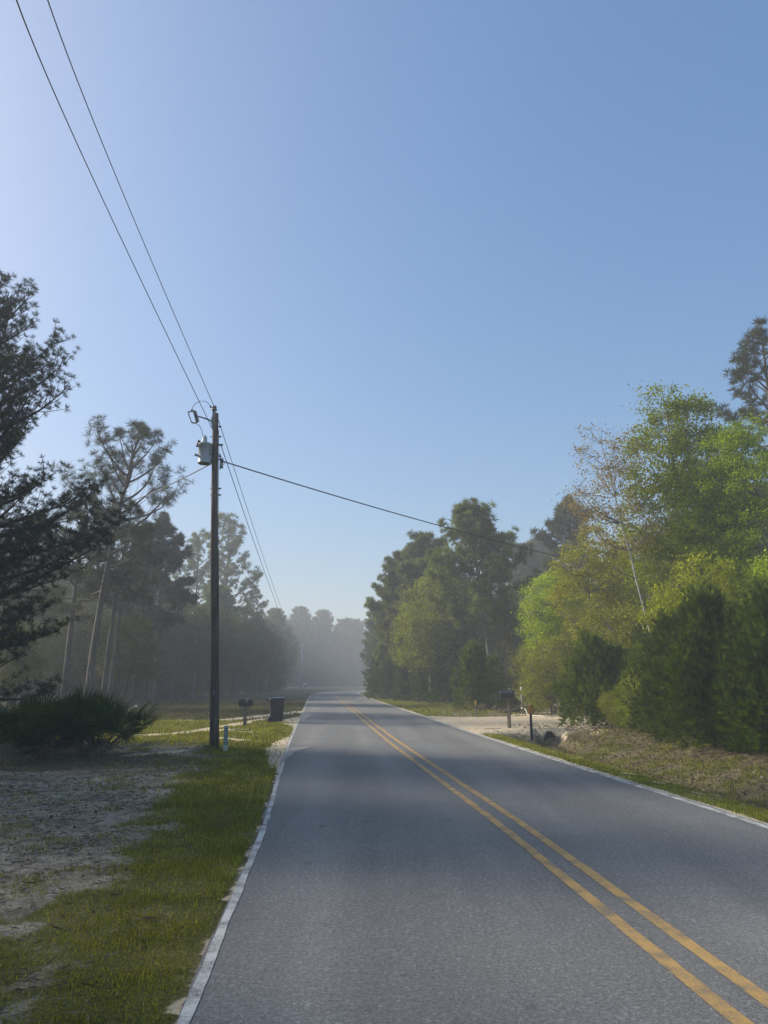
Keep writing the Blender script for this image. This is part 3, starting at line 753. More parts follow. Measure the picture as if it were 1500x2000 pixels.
# far hazy wood where the road bends
FAR = [(505, 118, KD, 1190), (530, 126, KA, 1196), (548, 118, KD, 1212), (562, 157, KD, 1196), (580, 158, KA, 1193), (598, 160, KD, 1204), (612, 161, KB, 1206), (626, 160, KA, 1199), (642, 164, KD, 1222), (655, 166, KB, 1236), (668, 168, KA, 1216), (680, 170, KB, 1208), (694, 172, KA, 1216), (705, 174, KB, 1228), (716, 176, KD, 1238), (728, 178, KA, 1250), (742, 180, KD, 1255), (760, 184, KB, 1250),
       (520, 150, KB, 1215), (570, 170, KB, 1215), (605, 178, KA, 1225), (640, 185, KB, 1230), (690, 190, KB, 1225), (590, 164, KD, 1225), (620, 166, KD, 1228), (650, 172, KD, 1245), (676, 176, KD, 1236), (700, 182, KD, 1240), (722, 186, KD, 1256), (550, 150, KD, 1215), (535, 140, KD, 1215)]
lab_far = {0: 'hazy grey-green pine in the far wood where the road bends', 1: 'hazy leafy tree in the far wood where the road bends'}
for n_, (px, Y_, K, ty) in enumerate(FAR):
    Y_ = Y_ * float(np.interp(px, [505, 545, 562, 600], [1.12, 1.25, 1.36, 1.4])) if px < 600 else 226 + (Y_ - 160) * 1.1
    x, y, zz = base_at(px, Y_); pn = K in (KA, KB, KC); h = top_h(px, ty, Y_)
    K.plant('slash_pine' if pn else 'wood_oak', (x, y, zz), lab_far[0 if pn else 1], 'tree', 'trees of the far hazy wood', lw.random() * 6.28, h / (14 if pn else 11), h / (14 if pn else 11) * .98)
for n_ in range(40):
    px = 492 + n_ * 6.9 + lw.uniform(-2, 2); Y_ = float(np.interp(px, [490, 540, 558, 600, 640, 700, 770], [128, 150, 205, 214, 220, 228, 240])) + lw.uniform(0, 8)
    x, y, zz = base_at(px, Y_); K = (KS, KF, KE)[n_ % 3]; s_ = lw.uniform(.8, 1.3)
    K.plant('red_cedar' if K is KF else 'brush_shrub', (x, y, zz), 'hazy dark undergrowth shrub at the foot of the far wood', 'shrub', 'shrubs at the foot of the far wood', lw.random() * 6.28, s_ * (1.9 if K is KS else 1.05), s_ * (2.0 if K is KS else 1.1))
# ================================================================== RIGHT SIDE TREES
# tall pine with fine grey branches
x, y, zz = base_at(966, 50)
k = Kind(pine(301, top_h(930, 996, 50) - 1.1, .34, 3.5, 66, .17, low_e=4, high_e=66, lean=(-1.2, 0), tuft=.46, needles=42, wid=.042, spread=1.45, sub=.55, prof='round', bare=.5, curve=.5, density=1.75, dead=14, wobble=.5), 'bark_grey', 'pine_green')
k.plant('loblolly_pine', (x, y, zz), 'tall pine with rounded dense top and pale branching trunk, behind the black mailbox')
x, y, zz = base_at(830, 62); KA.plant('loblolly_pine', (x, y, zz), 'rounded pine top behind the yellow-green tree on the right of the road', rz=.8, sc_=top_h(800, 1062, 62) / 14)
x, y, zz = base_at(770, 72); KB.plant('loblolly_pine', (x, y, zz), 'ragged leftmost pine on the right roadside, overhanging the bend', rz=2.0, sc_=top_h(765, 1120, 72) / 14 * .92)
x, y, zz = base_at(790, 67); KA.plant('loblolly_pine', (x, y, zz), 'pine between the ragged leftmost pine and the rounded top on the right roadside', rz=3.3, sc_=top_h(775, 1098, 67) / 14)
x, y, zz = base_at(842, 57)
k = Kind(broad(311, 9, [(0, 0, 5.6, 2.1, 1.8, 2.9), (-.6, 0, 4.0, 1.8, 1.6, 2.0), (.8, .2, 7.3, 1.3, 1.2, 1.4), (.9, -.2, 3.4, 1.3, 1.2, 1.8)], .13, clumps=340, leaves=80, leaf=.125, spread=.36, limbs=18), 'bark_grey', 'leaf_olive')
k.plant('sweetgum_tree', (x, y, zz), 'yellow-green leafy tree in front of the pines near the bend on the right', sc_=1.12)
x, y, zz = base_at(868, 60); k.plant('sweetgum_tree', (x, y, zz), 'dull green leafy tree right of the yellow-green one, below the tall pine crown', rz=2, sc_=.8)
for px, Y_, s, K, lab in ((745, 74, .98, KF, 'dark cedar at the road bend, leftmost of the right roadside row'), (772, 70, .95, KF, 'dark cedar second from the bend in the right roadside row'), (800, 65, .85, KF, 'dark cedar third from the bend in the right roadside row'),
                          (835, 61, .75, KF, 'dark low cedar beneath the yellow-green tree by the bend'), (868, 57, .85, KF, 'dark cedar left of the bright cedar behind the yellow marker')):
    x, y, zz = base_at(px, Y_); K.plant('red_cedar', (x, y, zz), lab, 'shrub', 'dark cedars along the right roadside', px * .3, s)
# bare grey brush between and behind
for px, Y_, s, lab in ((900, 58, 1.05, 'bare grey-brown twiggy tree left of the tall pine trunk'), (995, 56, .95, 'bare grey-brown twiggy tree right of the tall pine trunk'), (1040, 50, .75, 'dim brushy tree behind the white-topped pipe'), (925, 68, 1.1, 'brushy tree deep behind the tall pine'), (1010, 66, 1.1, 'brushy tree deep behind the black mailbox')):
    x, y, zz = base_at(px, Y_); KE.plant('brush_tree', (x, y, zz), lab, 'tree', None, px * .2, s)
# bright cedar behind the yellow marker
KG = Kind(cedar(321, 3.8, 1.25, 3200, .28, 12, .04, 44), 'bark_dark', 'cedar_bright')
x, y, zz = base_at(930, 44); KG.plant('red_cedar', (x, y, zz), 'bright green pointed cedar behind the thin yellow marker post', 'shrub')
x, y, zz = base_at(965, 47); KG.plant('red_cedar', (x, y, zz), 'smaller green cedar right of the bright pointed one, left of the black mailbox', 'shrub', rz=2, sc_=.8)
# far pines showing in the gap
for px, ty, Y_, K, lab, r in ((1068, 1054, 96, KC, 'pale hazy pine far behind, in the gap left of the lime tree', 1), (1040, 1085, 88, KA, 'hazy pine under the service cable in the gap right of the tall pine', 2.6), (1128, 985, 62, KC, 'grey-green pine behind the orange-tinged trees', 4.1)):
    x, y, zz = base_at(px, Y_); K.plant('loblolly_pine', (x, y, zz), lab, 'tree', None, r, top_h(px, ty, Y_) / 14)
# lime tree
x, y, zz = base_at(1095, 40)
k = Kind(broad(331, 7.2, [(-.2, 0, 5.2, 1.6, 1.4, 1.7), (-.5, 0, 3.9, 1.4, 1.2, 1.1), (.9, .2, 4.6, 1.5, 1.3, 1.6), (.4, 0, 6.3, 1.0, .9, .8)], .1, clumps=260, leaves=95, leaf=.10, spread=.29, limbs=18), 'bark_grey', 'leaf_lime')
k.plant('sweetgum_tree', (x, y, zz), 'lime green leafy tree at the left end of the near right wood')
# olive shrubs beneath it
x, y, zz = base_at(1082, 37)
k = Kind(broad(335, 3.6, [(0, 0, 2.0, 1.35, 1.2, 1.5), (-.6, -.2, 1.2, 1.0, .9, 1.0), (.7, 0, 2.7, .9, .9, .9)], .05, clumps=240, leaves=55, leaf=.085, spread=.24, limbs=14, stems=4), 'bark_grey', 'leaf_olive')
KW = k; k.plant('wax_myrtle', (x, y, zz), 'olive leafy bush beneath the lime tree, behind the pale dead branches', 'shrub')
x, y, zz = base_at(1120, 38); k.plant('wax_myrtle', (x, y, zz), 'olive bush between the lime tree and the first near cedar', 'shrub', rz=1.7, sc_=1.1)
x, y, zz = base_at(1255, 31); k.plant('wax_myrtle', (x, y, zz), 'taller olive bush standing between the two near cedar groups', 'shrub', rz=3.1, sc_=1.25)
x, y, zz = base_at(1045, 44); k.plant('wax_myrtle', (x, y, zz), 'dim olive bush behind the white-topped pipe', 'shrub', rz=4.2, sc_=.95)
# orange-tinged trees
x, y, zz = base_at(1175, 34)
k = Kind(broad(341, 8.2, [(-.3, 0, 5.2, 1.8, 1.5, 1.2), (-.6, 0, 6.6, 1.3, 1.2, .9), (.9, 0, 6.0, 1.5, 1.3, 1.2), (.2, 0, 7.6, .9, .8, .7), (.2, 0, 3.9, 1.5, 1.3, 1.0)], .1, lean=(-.5, 0), clumps=230, leaves=80, leaf=.095, spread=.29, limbs=24), 'bark_grey', 'leaf_orange')
k.plant('red_maple', (x, y, zz), 'orange-brown tinged spring tree right of the lime tree')
x, y, zz = base_at(1270, 36); k.plant('red_maple', (x, y, zz), 'orange-green tree in the middle of the near right wood, behind the pale leaning trunk', rz=2.1, sc_=1.05)
# pale trunk, nearly leafless pinkish top
x, y, zz = base_at(1312, 27)
k = Kind(broad(351, top_h(1195, 812, 27), [(-1.9, 0, 9.5, .85, .8, 1.3), (-1.7, 0, 8.0, 1.5, 1.1, .9), (-1.2, 0, 6.8, 1.5, 1.2, 1.0), (-1.0, 0, 9.6, .7, .7, .9), (-2.4, 0, 7.6, .9, .6, .5)], .06, lean=(-2.1, 0), clumps=260, leaves=26, leaf=.075, spread=.22, limbs=46, trunk_top=.97, limbw=.5), 'bark_pale', 'leaf_pink', 'bark_grey')
k.plant('birch_tree', (x, y, zz), 'thin pale trunk leaning left with sparse pinkish new leaves at the top')
# bright green trees
x, y, zz = base_at(1372, 28)
k = Kind(broad(361, top_h(1345, 728, 28), [(-.4, 0, 11.2, 1.0, 1.0, 1.5), (.75, 0, 11.0, .9, .9, 1.2), (-.7, 0, 9.6, 1.5, 1.4, 1.4), (1.1, .2, 9.6, 1.3, 1.2, 1.5), (-.5, 0, 7.6, 2.0, 1.6, 1.5), (1.2, 0, 7.6, 1.6, 1.4, 1.5), (.1, 0, 5.6, 2.3, 1.6, 1.4)], .13, lean=(-.5, 0), clumps=520, leaves=95, leaf=.098, spread=.30, limbs=34, trunk_top=.95), 'bark_grey', 'leaf_green')
k.plant('tulip_tree', (x, y, zz), 'tallest bright green leafy tree, its leafy point above all the right wood')
x, y, zz = base_at(1490, 26); k.plant('tulip_tree', (x, y, zz), 'bright green leafy tree at the right edge, lower than the pointed one', rz=2.4, sc_=.84)
x, y, zz = base_at(1440, 36); k.plant('tulip_tree', (x, y, zz), 'green leafy tree behind, between the pointed green tree and the right edge', rz=4.4, sc_=.85)
k = Kind(broad(371, 6.2, [(0, 0, 4.4, 1.5, 1.3, .8), (.5, 0, 5.2, 1.0, 1.0, .7), (-.8, 0, 3.6, 1.2, 1.0, .7)], .08, clumps=130, leaves=60, leaf=.11, spread=.3, limbs=12), 'bark_grey', 'leaf_lime')
x, y, zz = base_at(1380, 24); k.plant('sweetgum_tree', (x, y, zz), 'small lime leafed tree rising just above the biggest near cedar', sc_=.8, sz=.92)
x, y, zz = base_at(1232, 36); k.plant('sweetgum_tree', (x, y, zz), 'small lime leafed tree behind the first near cedar group', rz=2, sc_=1.0)
x, y, zz = base_at(1560, 24); k.plant('sweetgum_tree', (x, y, zz), 'lime leafed branches reaching in at the right edge above the cedars', rz=4, sc_=.9)
# pine at the right edge
x, y, zz = base_at(1575, 33)
k = Kind(pine(381, top_h(1500, 640, 33), .45, 2.9, 40, .2, low_e=-8, high_e=55, tuft=.38, needles=44, wid=.034, spread=1.4, sub=.5, prof='full', bare=.4, curve=.5, density=1.7, dead=8, wobble=.3), 'bark_pine', 'pine_grey')
k.plant('longleaf_pine', (x, y, zz), 'tall tufted pine at the right edge, above the bright green trees')
x, y, zz = base_at(1335, 46); k.plant('longleaf_pine', (x, y, zz), 'tufted pine mostly hidden behind the pointed green tree', rz=2.5, sc_=.72)
# near cedars: big dark group and the first group
KH = Kind(cedar(391, 3.9, 1.5, 5200, .25, 13, .032, 64), 'bark_dark', 'cedar')
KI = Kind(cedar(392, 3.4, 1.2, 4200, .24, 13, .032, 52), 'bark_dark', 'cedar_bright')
for px, Y_, K, s, lab, r in ((1395, 19.6, KH, 1.0, 'biggest near cedar, very dark, overhanging the leaf-littered bank', 0), (1478, 18.8, KH, .85, 'dark cedar at the right edge beside the biggest one', 2), (1325, 22.5, KH, .88, 'dark green cedar just left of the biggest near cedar', 4),
                             (1160, 28.2, KI, 1.0, 'sunlit pointed cedar right of the culvert, first of the near group', 1), (1205, 27.8, KI, .85, 'sunlit cedar second from the culvert, a little lower', 3), (1270, 25, KI, .82, 'lower sunlit cedar filling between the two near groups', 5), (1290, 28, KH, .95, 'taller dark cedar behind the filling sunlit one', 2.6), (1540, 17.5, KH, .95, 'dark cedar boughs cut by the right edge', 1.2)):
    x, y, zz = base_at(px, Y_); K.plant('red_cedar', (x, y, zz), lab, 'shrub', 'near cedars on the right bank', r, s)
for px, Y_, s_, r, lab in ((1200, 26.4, .34, 2, 'small leafy sprig in front of the sunlit cedars'), (1255, 24.6, .55, 5, 'leafy bush between sunlit and dark near cedars')):
    x, y, zz = base_at(px, Y_); KW.plant('wax_myrtle', (x, y, zz), lab, 'shrub', None, r, s_)
# back rows of the right wood
RB = [(890, 78, KB, 12.5), (950, 84, KC, 12.5), (1000, 76, KD, 9.5), (1060, 66, KD, 8.5), (1110, 70, KB, 11.5), (1150, 60, KD, 9), (1190, 56, KE, 8), (1220, 62, KC, 12), (1260, 50, KE, 8.5), (1310, 54, KD, 10), (1360, 58, KB, 13), (1390, 48, KE, 9), (1430, 52, KC, 13.5), (1480, 46, KD, 10), (1530, 50, KB, 14), (1580, 44, KE, 9), (1350, 40, KE, 7.5), (1210, 46, KE, 7), (1470, 40, KE, 7.5), (1120, 52, KE, 7), (1060, 58, KE, 7),
      (820, 80, KD, 9), (770, 84, KB, 10.5), (850, 88, KA, 12), (745, 92, KD, 8), (740, 102, KA, 11)]
for n_, (px, Y_, K, h) in enumerate(RB):
    x, y, zz = base_at(px, Y_); pn = K in (KA, KB, KC)
    K.plant('loblolly_pine' if pn else 'wood_oak' if K is KD else 'brush_tree', (x, y, zz), 'pine filling the back of the right-hand wood' if pn else 'leafy tree filling the back of the right-hand wood' if K is KD else 'brown-grey brushy tree in the back of the right-hand wood', 'tree',
            'trees in the back of the right wood', lw.random() * 6.28, h / (14 if pn else 11 if K is KD else 9))

# ================================================================== PALMETTOS
def palmetto(seed, R, H, fans, dead):
    rng = np.random.default_rng(seed)
    cr, dd, st = MB(), MB(), MB()
    def fan(mb, c, d, size, nb, w, droop):
        d = norm(d); s = norm(np.cross(d, (0, 0, 1)) + rng.normal(0, .15, 3)); up = np.cross(s, d)
        for k in range(nb):
            a = rad(-105 + 210 * k / (nb - 1)) + rng.normal(0, .03)
            e = norm(d * math.cos(a) + s * math.sin(a) + up * .12)
            L = size * (1 - .28 * abs(a) / 1.8) * rng.uniform(.88, 1.08)
            nrm = np.cross(e, up); nrm = norm(nrm)
            m = c + e * L * .55 + up * .02; t = c + e * L - np.array([0, 0, droop * L * rng.uniform(.6, 1.4)])
            mb.add([c - nrm * w * .3, c + nrm * w * .3, m + nrm * w, t, m - nrm * w], None, [(0, 1, 2), (0, 2, 4), (4, 2, 3)])
    for k in range(fans):
        az = rng.random() * 6.28; q = math.sqrt(rng.random()); el = rad(84 - 58 * q + rng.normal(0, 9))
        b = np.array([math.cos(az) * R * .45 * rng.random(), math.sin(az) * R * .4 * rng.random(), .08])
        d = np.array([math.cos(az) * math.cos(el), math.sin(az) * math.cos(el), math.sin(el)])
        L = H * rng.uniform(.42, .72) * (.75 + .5 * q)
        c = b + d * L * .6; d2 = norm(d - np.array([0, 0, .12])); c2 = c + d2 * L * .4
        st.tube([b, c, c2], [.012, .009, .006], 4, False)
        fan(cr, c2, norm(d2 + np.array([0, 0, .15])), rng.uniform(.45, .72), 20, .017, .06)
    for k in range(dead):
        az = rng.random() * 6.28; r = R * rng.uniform(.55, .95)
        c = np.array([math.cos(az) * r, math.sin(az) * r * .8, rng.uniform(.12, .42)])
        fan(dd, c, np.array([math.cos(az), math.sin(az), -.7]), rng.uniform(.35, .5), 14, .010, .35)
        st.tube([np.array([math.cos(az) * r * .3, math.sin(az) * r * .3, .12]), c], [.012, .007], 4, False)
    return cr, dd, st
def plant_palmetto(seed, x, y, R, H, fans, dead, label, rz=0):
    o = empty('saw_palmetto', (x, y, tz(x, y)), label, 'palmetto', 'saw palmettos', rz)
    a, b, c = palmetto(seed, R, H, fans, dead)
    a.obj('fronds', M['palmetto'], o)
    if dead: b.obj('dead_fronds', M['palm_dead'], o)
    c.obj('stalks', M['palm_dead'], o)
def gp(px, py): return ground_at(px, py)[:2]
x, y = gp(95, 1478); plant_palmetto(11, x, y, 1.0, 1.5, 105, 16, 'big dark palmetto clump at the left, its middle and tallest part')
x, y = gp(180, 1476); plant_palmetto(12, x, y, .7, 1.4, 80, 12, 'dark palmetto clump on the right end, nearest the utility pole')
x, y = gp(20, 1488); plant_palmetto(13, x, y, .7, .95, 45, 14, 'lower palmetto clump at the left edge with drooping dead fronds')
x, y = gp(-60, 1450); plant_palmetto(14, x, y, .8, 1.1, 40, 6, 'palmetto fan poking in at the far left edge')
x, y, zz = base_at(990, 40.5); plant_palmetto(15, x, y, .6, .95, 34, 8, 'small grey-green palmetto behind the black mailbox post')
x, y, zz = base_at(955, 43); plant_palmetto(16, x, y, .5, .7, 24, 4, 'smallest palmetto, left of the black mailbox at the wood edge')

# ================================================================== UTILITY POLE
PB = ground_at(418, 1466); PYd = PB[1]; PB = np.array([PB[0], PB[1], tz(PB[0], PB[1]) - .05])
def pp(px, py, dy=0.0): return at(px, py, PYd + dy)
PT = pp(420.5, 808)
root = empty('utility_pole', tuple(PB), 'tall brown wooden utility pole with a grey transformer, left of the road', 'utility pole')
def L_(p): return np.array(p) - PB
def rel(*ps): return [L_(p) for p in ps]
t = np.linspace(0, 1, 16); shaft = MB()
pw = L_(PB)[None] * (1 - t)[:, None] + L_(PT)[None] * t[:, None]
pw[:, 0] += .012 * np.sin(t * 7); shaft.tube(pw, .117 - .04 * t, 14)
shaft.obj('pole', M['pole_wood'], root, True)
# tags and bolts on the shaft
sb = MB()
for f in (.958, .925, .862, .852, .76, .74):
    c = L_(PB) * (1 - f) + L_(PT) * f
    sb.tube([c + np.array([-.13, 0, 0]), c + np.array([.17, 0, 0])], .012, 6)
    sb.box(c + np.array([.12, 0, 0]), (.03, .05, .05))
sb.obj('through_bolts', M['steel'], root)
# pin insulator on top
ins = MB(); c = L_(pp(418.5, 806)); ins.lathe([(.0, -.03), (.025, -.03), (.025, .06), (.075, .065), (.08, .09), (.045, .10), (.045, .125), (.065, .13), (.06, .165), (.03, .19), (0, .19)], c + np.array([-.0, -.02, 0]), sides=14)
ins.obj('insulator', M['porcelain'], root, True)
pinb = MB(); pinb.box(c + np.array([-.01, -.04, -.22]), (.05, .04, .5)); pinb.obj('insulator_bracket', M['steel'], root)
# fuse cutout on its arm
co = MB(); a, b = L_(pp(380, 803)), L_(pp(386, 824)); ax = norm(a - b)
prof = [(0, 0)]
LL = np.linalg.norm(a - b)
for k_ in range(8): z0 = LL * k_ / 8; prof += [(.034, z0 + .002), (.056, z0 + LL * .05), (.034, z0 + LL * .1)]
prof += [(.034, LL), (0, LL)]
co.lathe(prof, b, ax, 12); cut = co.obj('fuse_cutout', M['porcelain'], root, True)
fb = MB(); ta, tb = L_(pp(367, 805)), L_(pp(374, 825))
fb.tube([a + ax * .01, (a + ta) / 2 + np.array([0, 0, .01]), ta], [.022, .02, .018], 6); fb.tube([b, (b + tb) / 2 - np.array([0, 0, .03]), tb], [.022, .02, .02], 6)
fb.obj('cutout_clips', M['steel'], cut)
ft = MB(); ft.tube([ta, tb], [.017, .017], 8); ft.obj('fuse_tube', M['porcelain_pale'], cut)
arm = MB(); arm.tube(rel(pp(384, 813), pp(392, 814.5), pp(408, 820), pp(415, 824)), [.018, .02, .022, .024], 6); arm.box(L_(pp(415, 822)), (.04, .1, .2)); arm.obj('cutout_arm', M['steel'], root)
# transformer
tc = L_(pp(401.5, 0)[0:3] * 0 + pp(401.5, 887)); th_ = .50; tr_ = .175
tk = MB(); zb, zt = L_(pp(401.5, 907))[2], L_(pp(401.5, 868))[2]
cx, cy = L_(pp(401.5, 887))[0], L_(pp(401.5, 887))[1] - .06
prof = [(0, zb + .012), (tr_ - .035, zb + .012), (tr_ - .03, zb), (tr_, zb), (tr_, zb + .03), (tr_ - .004, zb + .035), (tr_ - .004, zt - .05), (tr_ + .012, zt - .045), (tr_ + .012, zt - .015), (tr_ - .01, zt), (.09, zt + .035), (0, zt + .04)]
tk.lathe([(r, z_) for r, z_ in prof], (cx, cy, 0), sides=28); tank = tk.obj('transformer', M['tank'], root, False)
tank.data.polygons.foreach_set('use_smooth', [True] * len(tank.data.polygons)); tank.data.update()
lid = MB()
lid.lathe([(tr_ - .05, zb - .004), (tr_ - .05, zb + .01)], (cx, cy, 0), sides=24); lid.lathe([(0, zb - .003), (tr_ - .045, zb - .003)], (cx, cy, 0), sides=24); lid.obj('tank_underside', M['black_part'], tank)
bu = MB(); bz = zt + .03; bu.lathe([(.07, bz), (.075, bz + .05), (.06, bz + .06), (.07, bz + .1), (.055, bz + .11), (.06, bz + .15), (.04, bz + .17), (.02, bz + .2), (0, bz + .2)], (cx - .03, cy, 0), sides=14); bu.obj('bushing', M['porcelain_pale'], tank, True)
ar = MB(); ar.lathe([(0, -.09), (.04, -.09), (.05, -.05), (.035, -.04), (.05, 0), (.035, .01), (.05, .05), (.03, .09), (0, .09)], (cx - .185, cy - .03, zt - .005), (.25, 0, 1), 12); ar.obj('arrester', M['black_part'], tank, True)
lg = MB()
lg.tube([(cx - tr_ + .03, cy - .06, zb + .2), (cx - tr_ - .075, cy - .1, zb + .225)], [.03, .036], 10); lg.box((cx - tr_ + .01, cy - .08, zt - .08), (.07, .05, .05)); lg.obj('lifting_lug', M['tank'], tank)
mb_ = MB()
for zz_ in (zt - .09, zb + .1): mb_.box((cx + tr_ + .045, cy + .03, zz_), (.15, .06, .05)); mb_.box((cx + tr_ + .0, cy + .03, zz_), (.03, .14, .09))
mb_.box((cx + tr_ - .005, cy - .08, (zb + zt) / 2 + .05), (.07, .06, .2)); mb_.obj('mounting_bracket', M['steel'], tank)
# jumpers
ju = MB()
ju.tube(rel(pp(375, 801), pp(377, 794), pp(382, 788), pp(390, 784), pp(398, 783), pp(405, 786), pp(411, 793)), .008, 5)
ju.tube(rel(pp(384, 827), pp(390, 832), pp(394, 840), pp(396, 850), (lambda p: p)(pp(395.5, 860, -.05))), .008, 5)
ju.box(L_(pp(411.5, 794.5)), (.04, .04, .05)); ju.box(L_(pp(374.8, 800.5)), (.035, .03, .03)); ju.obj('jumper_wires', M['wire'], root)
# rack for the service cables
rk = MB(); rc_ = L_(pp(430.5, 905)); rk.box(rc_, (.03, .05, .32)); nb_ = MB(); nb_.box(L_(pp(430, 869)), (.14, .04, .05)); nb_.obj('wire_bracket', M['steel'], root); rk.tube(rel(pp(426, 888), pp(430, 888)), .01, 6)
for k_ in range(3):
    q = rc_ + np.array([.05, 0, .1 - .1 * k_]); rk.lathe([(.0, -.03), (.035, -.03), (.02, 0), (.035, .03), (0, .03)], q, sides=10)
rk.obj('spool_rack', M['steel'], root)
lp = MB()
for (a, b, c_) in (((429, 896), (439, 902), (430, 913)), ((431, 899), (436, 910), (430, 915)), ((430, 911), (436, 908), (441, 903)), ((430, 897), (433, 890), (429, 884))):
    P0, P1, P2 = L_(pp(*a)), L_(pp(*b)), L_(pp(*c_)); lp.tube([P0 * (1 - u) ** 2 + 2 * P1 * u * (1 - u) + P2 * u * u for u in np.linspace(0, 1, 8)], .007, 4)
lp.tube(rel(pp(427, 840), pp(427.5, 1466)), .006, 4); lp.obj('ground_and_tap_wires', M['wire'], root)
gp_ = MB(); c = L_(pp(419.5, 1352)); gp_.box(c + np.array([0, -.118, 0]), (.05, .006, .08)); gp_.obj('number_tag', M['steel'], root)

# wires: each span is a thing of its own
def wire(name, pts, r, label, sag=0.0, twist=False, cat='wire', group=None, n=40):
    pts = [np.array(p, float) for p in pts]; out = []
    for a, b in zip(pts[:-1], pts[1:]):
        for u in np.linspace(0, 1, n): q = a * (1 - u) + b * u; q[2] -= 4 * sag * u * (1 - u); out.append(q)
    out = np.array(out); keep = np.r_[True, np.linalg.norm(np.diff(out, axis=0), axis=1) > 1e-4]; out = out[keep]
    m = MB()
    if twist:
        seg = np.cumsum(np.r_[0, np.linalg.norm(np.diff(out, axis=0), axis=1)]); s = np.arange(0, seg[-1], .06)
        P = np.column_stack([np.interp(s, seg, out[:, k]) for k in range(3)])
        for ph in (0, 2.1, 4.2): m.tube(P + .011 * np.column_stack([0 * s, np.cos(s * 9 + ph), np.sin(s * 9 + ph)]), .009, 5)
    else: m.tube(out, r, 5)
    return tag(m.obj(name, M['wire'], None, True), label, cat, group)
def arc3(a, m, b, n=30):
    """curve through a, m and b"""
    a, m, b = (np.array(q, float) for q in (a, m, b)); L1 = np.linalg.norm(m - a); t = L1 / (L1 + np.linalg.norm(b - m)); c = (m - a * (1 - t) ** 2 - b * t * t) / (2 * t * (1 - t))
    return [a * (1 - u) ** 2 + 2 * c * u * (1 - u) + b * u * u for u in np.linspace(0, 1, n)]
A0 = pp(418.5, 795); B0 = pp(414, 836, .12)
def overhead(p0, px_exit, Yx, pm):
    e = at(px_exit[0], px_exit[1], Yx); m = at(pm[0], pm[1], (Yx + p0[1]) / 2 + .6)
    q = arc3(p0, m, e); d = q[-1] - q[-2]; far = q[-1] + np.array([d[0], d[1], 0]) / d[1] * (-18 - q[-1][1]); far[2] = q[-1][2] + .12
    return q + [far]
FP = ground_at(588, 1347); FYd = 150.0; FB = np.array([*at(588, 1346, FYd)[:2], 0]); FTz = at(587.5, 1257, FYd)[2]
q = overhead(A0, (93, 0), 6.9, (258, 420)); wire('power_line', [q[0], *q[1:]], .0085, 'upper bare wire running overhead to the insulator on top of the utility pole', n=2, group='power lines')
q = overhead(B0, (32, 0), 6.6, (215, 420)); wire('power_line', [q[0], *q[1:]], .0095, 'lower bare wire running overhead and passing behind the utility pole', n=2, group='power lines')
wire('power_line', [A0, at(586, 1259, FYd)], .010, 'right one of two thin wires from the pole top down to the far hazy pole', 1.3, group='power lines', n=60)
wire('power_line', [pp(432, 871, .1), at(587, 1272, FYd)], .011, 'left one of two thin wires from the pole bracket to the far hazy pole', 1.3, group='power lines', n=60)
e1 = at(1096, 1088, 33); wire('service_cable', arc3(pp(432, 900), at(760, 999, 25), e1), .014, 'twisted black cable sagging from the utility pole across the road to the right trees', twist=True, n=4, group='service cables')
wire('service_cable', arc3(pp(414, 905), at(362, 932, 23), at(235, 985, 42)), .014, 'twisted cable from the transformer to the pines on the left', twist=True, n=4, group='service cables')

# far pole
fr = empty('utility_pole', tuple(FB), 'distant hazy utility pole at the roadside just before the bend', 'utility pole')
m = MB(); m.tube([(0, 0, -.1), (0, 0, FTz)], [.17, .12], 10); m.obj('pole', M['pole_pale'], fr, True)
m = MB(); m.lathe([(0, 0), (.19, 0), (.19, .8), (.1, .9), (0, .9)], (-.34, -.1, FTz - 2.1), sides=16); m.obj('transformer', M['tank'], fr, True)
m = MB(); m.box((-.2, 0, FTz - .5), (.4, .05, .05)); m.tube([(-.4, 0, FTz - .65), (-.42, 0, FTz - .3)], .05, 8); m.obj('fuse_cutout', M['porcelain_pale'], fr)
m = MB(); m.lathe([(0, 0), (.05, 0), (.07, .1), (.04, .14), (0, .2)], (0, 0, FTz), sides=10); m.obj('insulator', M['porcelain'], fr, True)

# ================================================================== ROADSIDE THINGS
def rz_mat(a): return np.array(Matrix.Rotation(a, 3, 'Z'))
def ground_root(name, px, py, label, cat, rz=0.0, group=None, Y_=None):
    if Y_: x, y, zz = base_at(px, Y_)
    else: x, y, _ = ground_at(px, py); zz = tz(x, y)
    return empty(name, (x, y, zz), label, cat, group, rz)
def mailbox_shell(mb, L, W, Hh, c):
    """arched box lying along X"""
    prof = [(-W / 2, 0), (W / 2, 0), (W / 2, Hh * .55)] + [(W / 2 * math.cos(a), Hh * .55 + Hh * .45 * math.sin(a)) for a in np.linspace(.25, PI - .25, 8)] + [(-W / 2, Hh * .55)]
    n = len(prof); V = [(c[0] - L / 2, c[1] + p, c[2] + q) for p, q in prof] + [(c[0] + L / 2, c[1] + p, c[2] + q) for p, q in prof]
    V += [(c[0] - L / 2, c[1], c[2] + Hh * .5), (c[0] + L / 2, c[1], c[2] + Hh * .5)]
    mb.add(V, [(k, (k + 1) % n, n + (k + 1) % n, n + k) for k in range(n)], [(2 * n, (k + 1) % n, k) for k in range(n)] + [(2 * n + 1, n + k, n + (k + 1) % n) for k in range(n)])
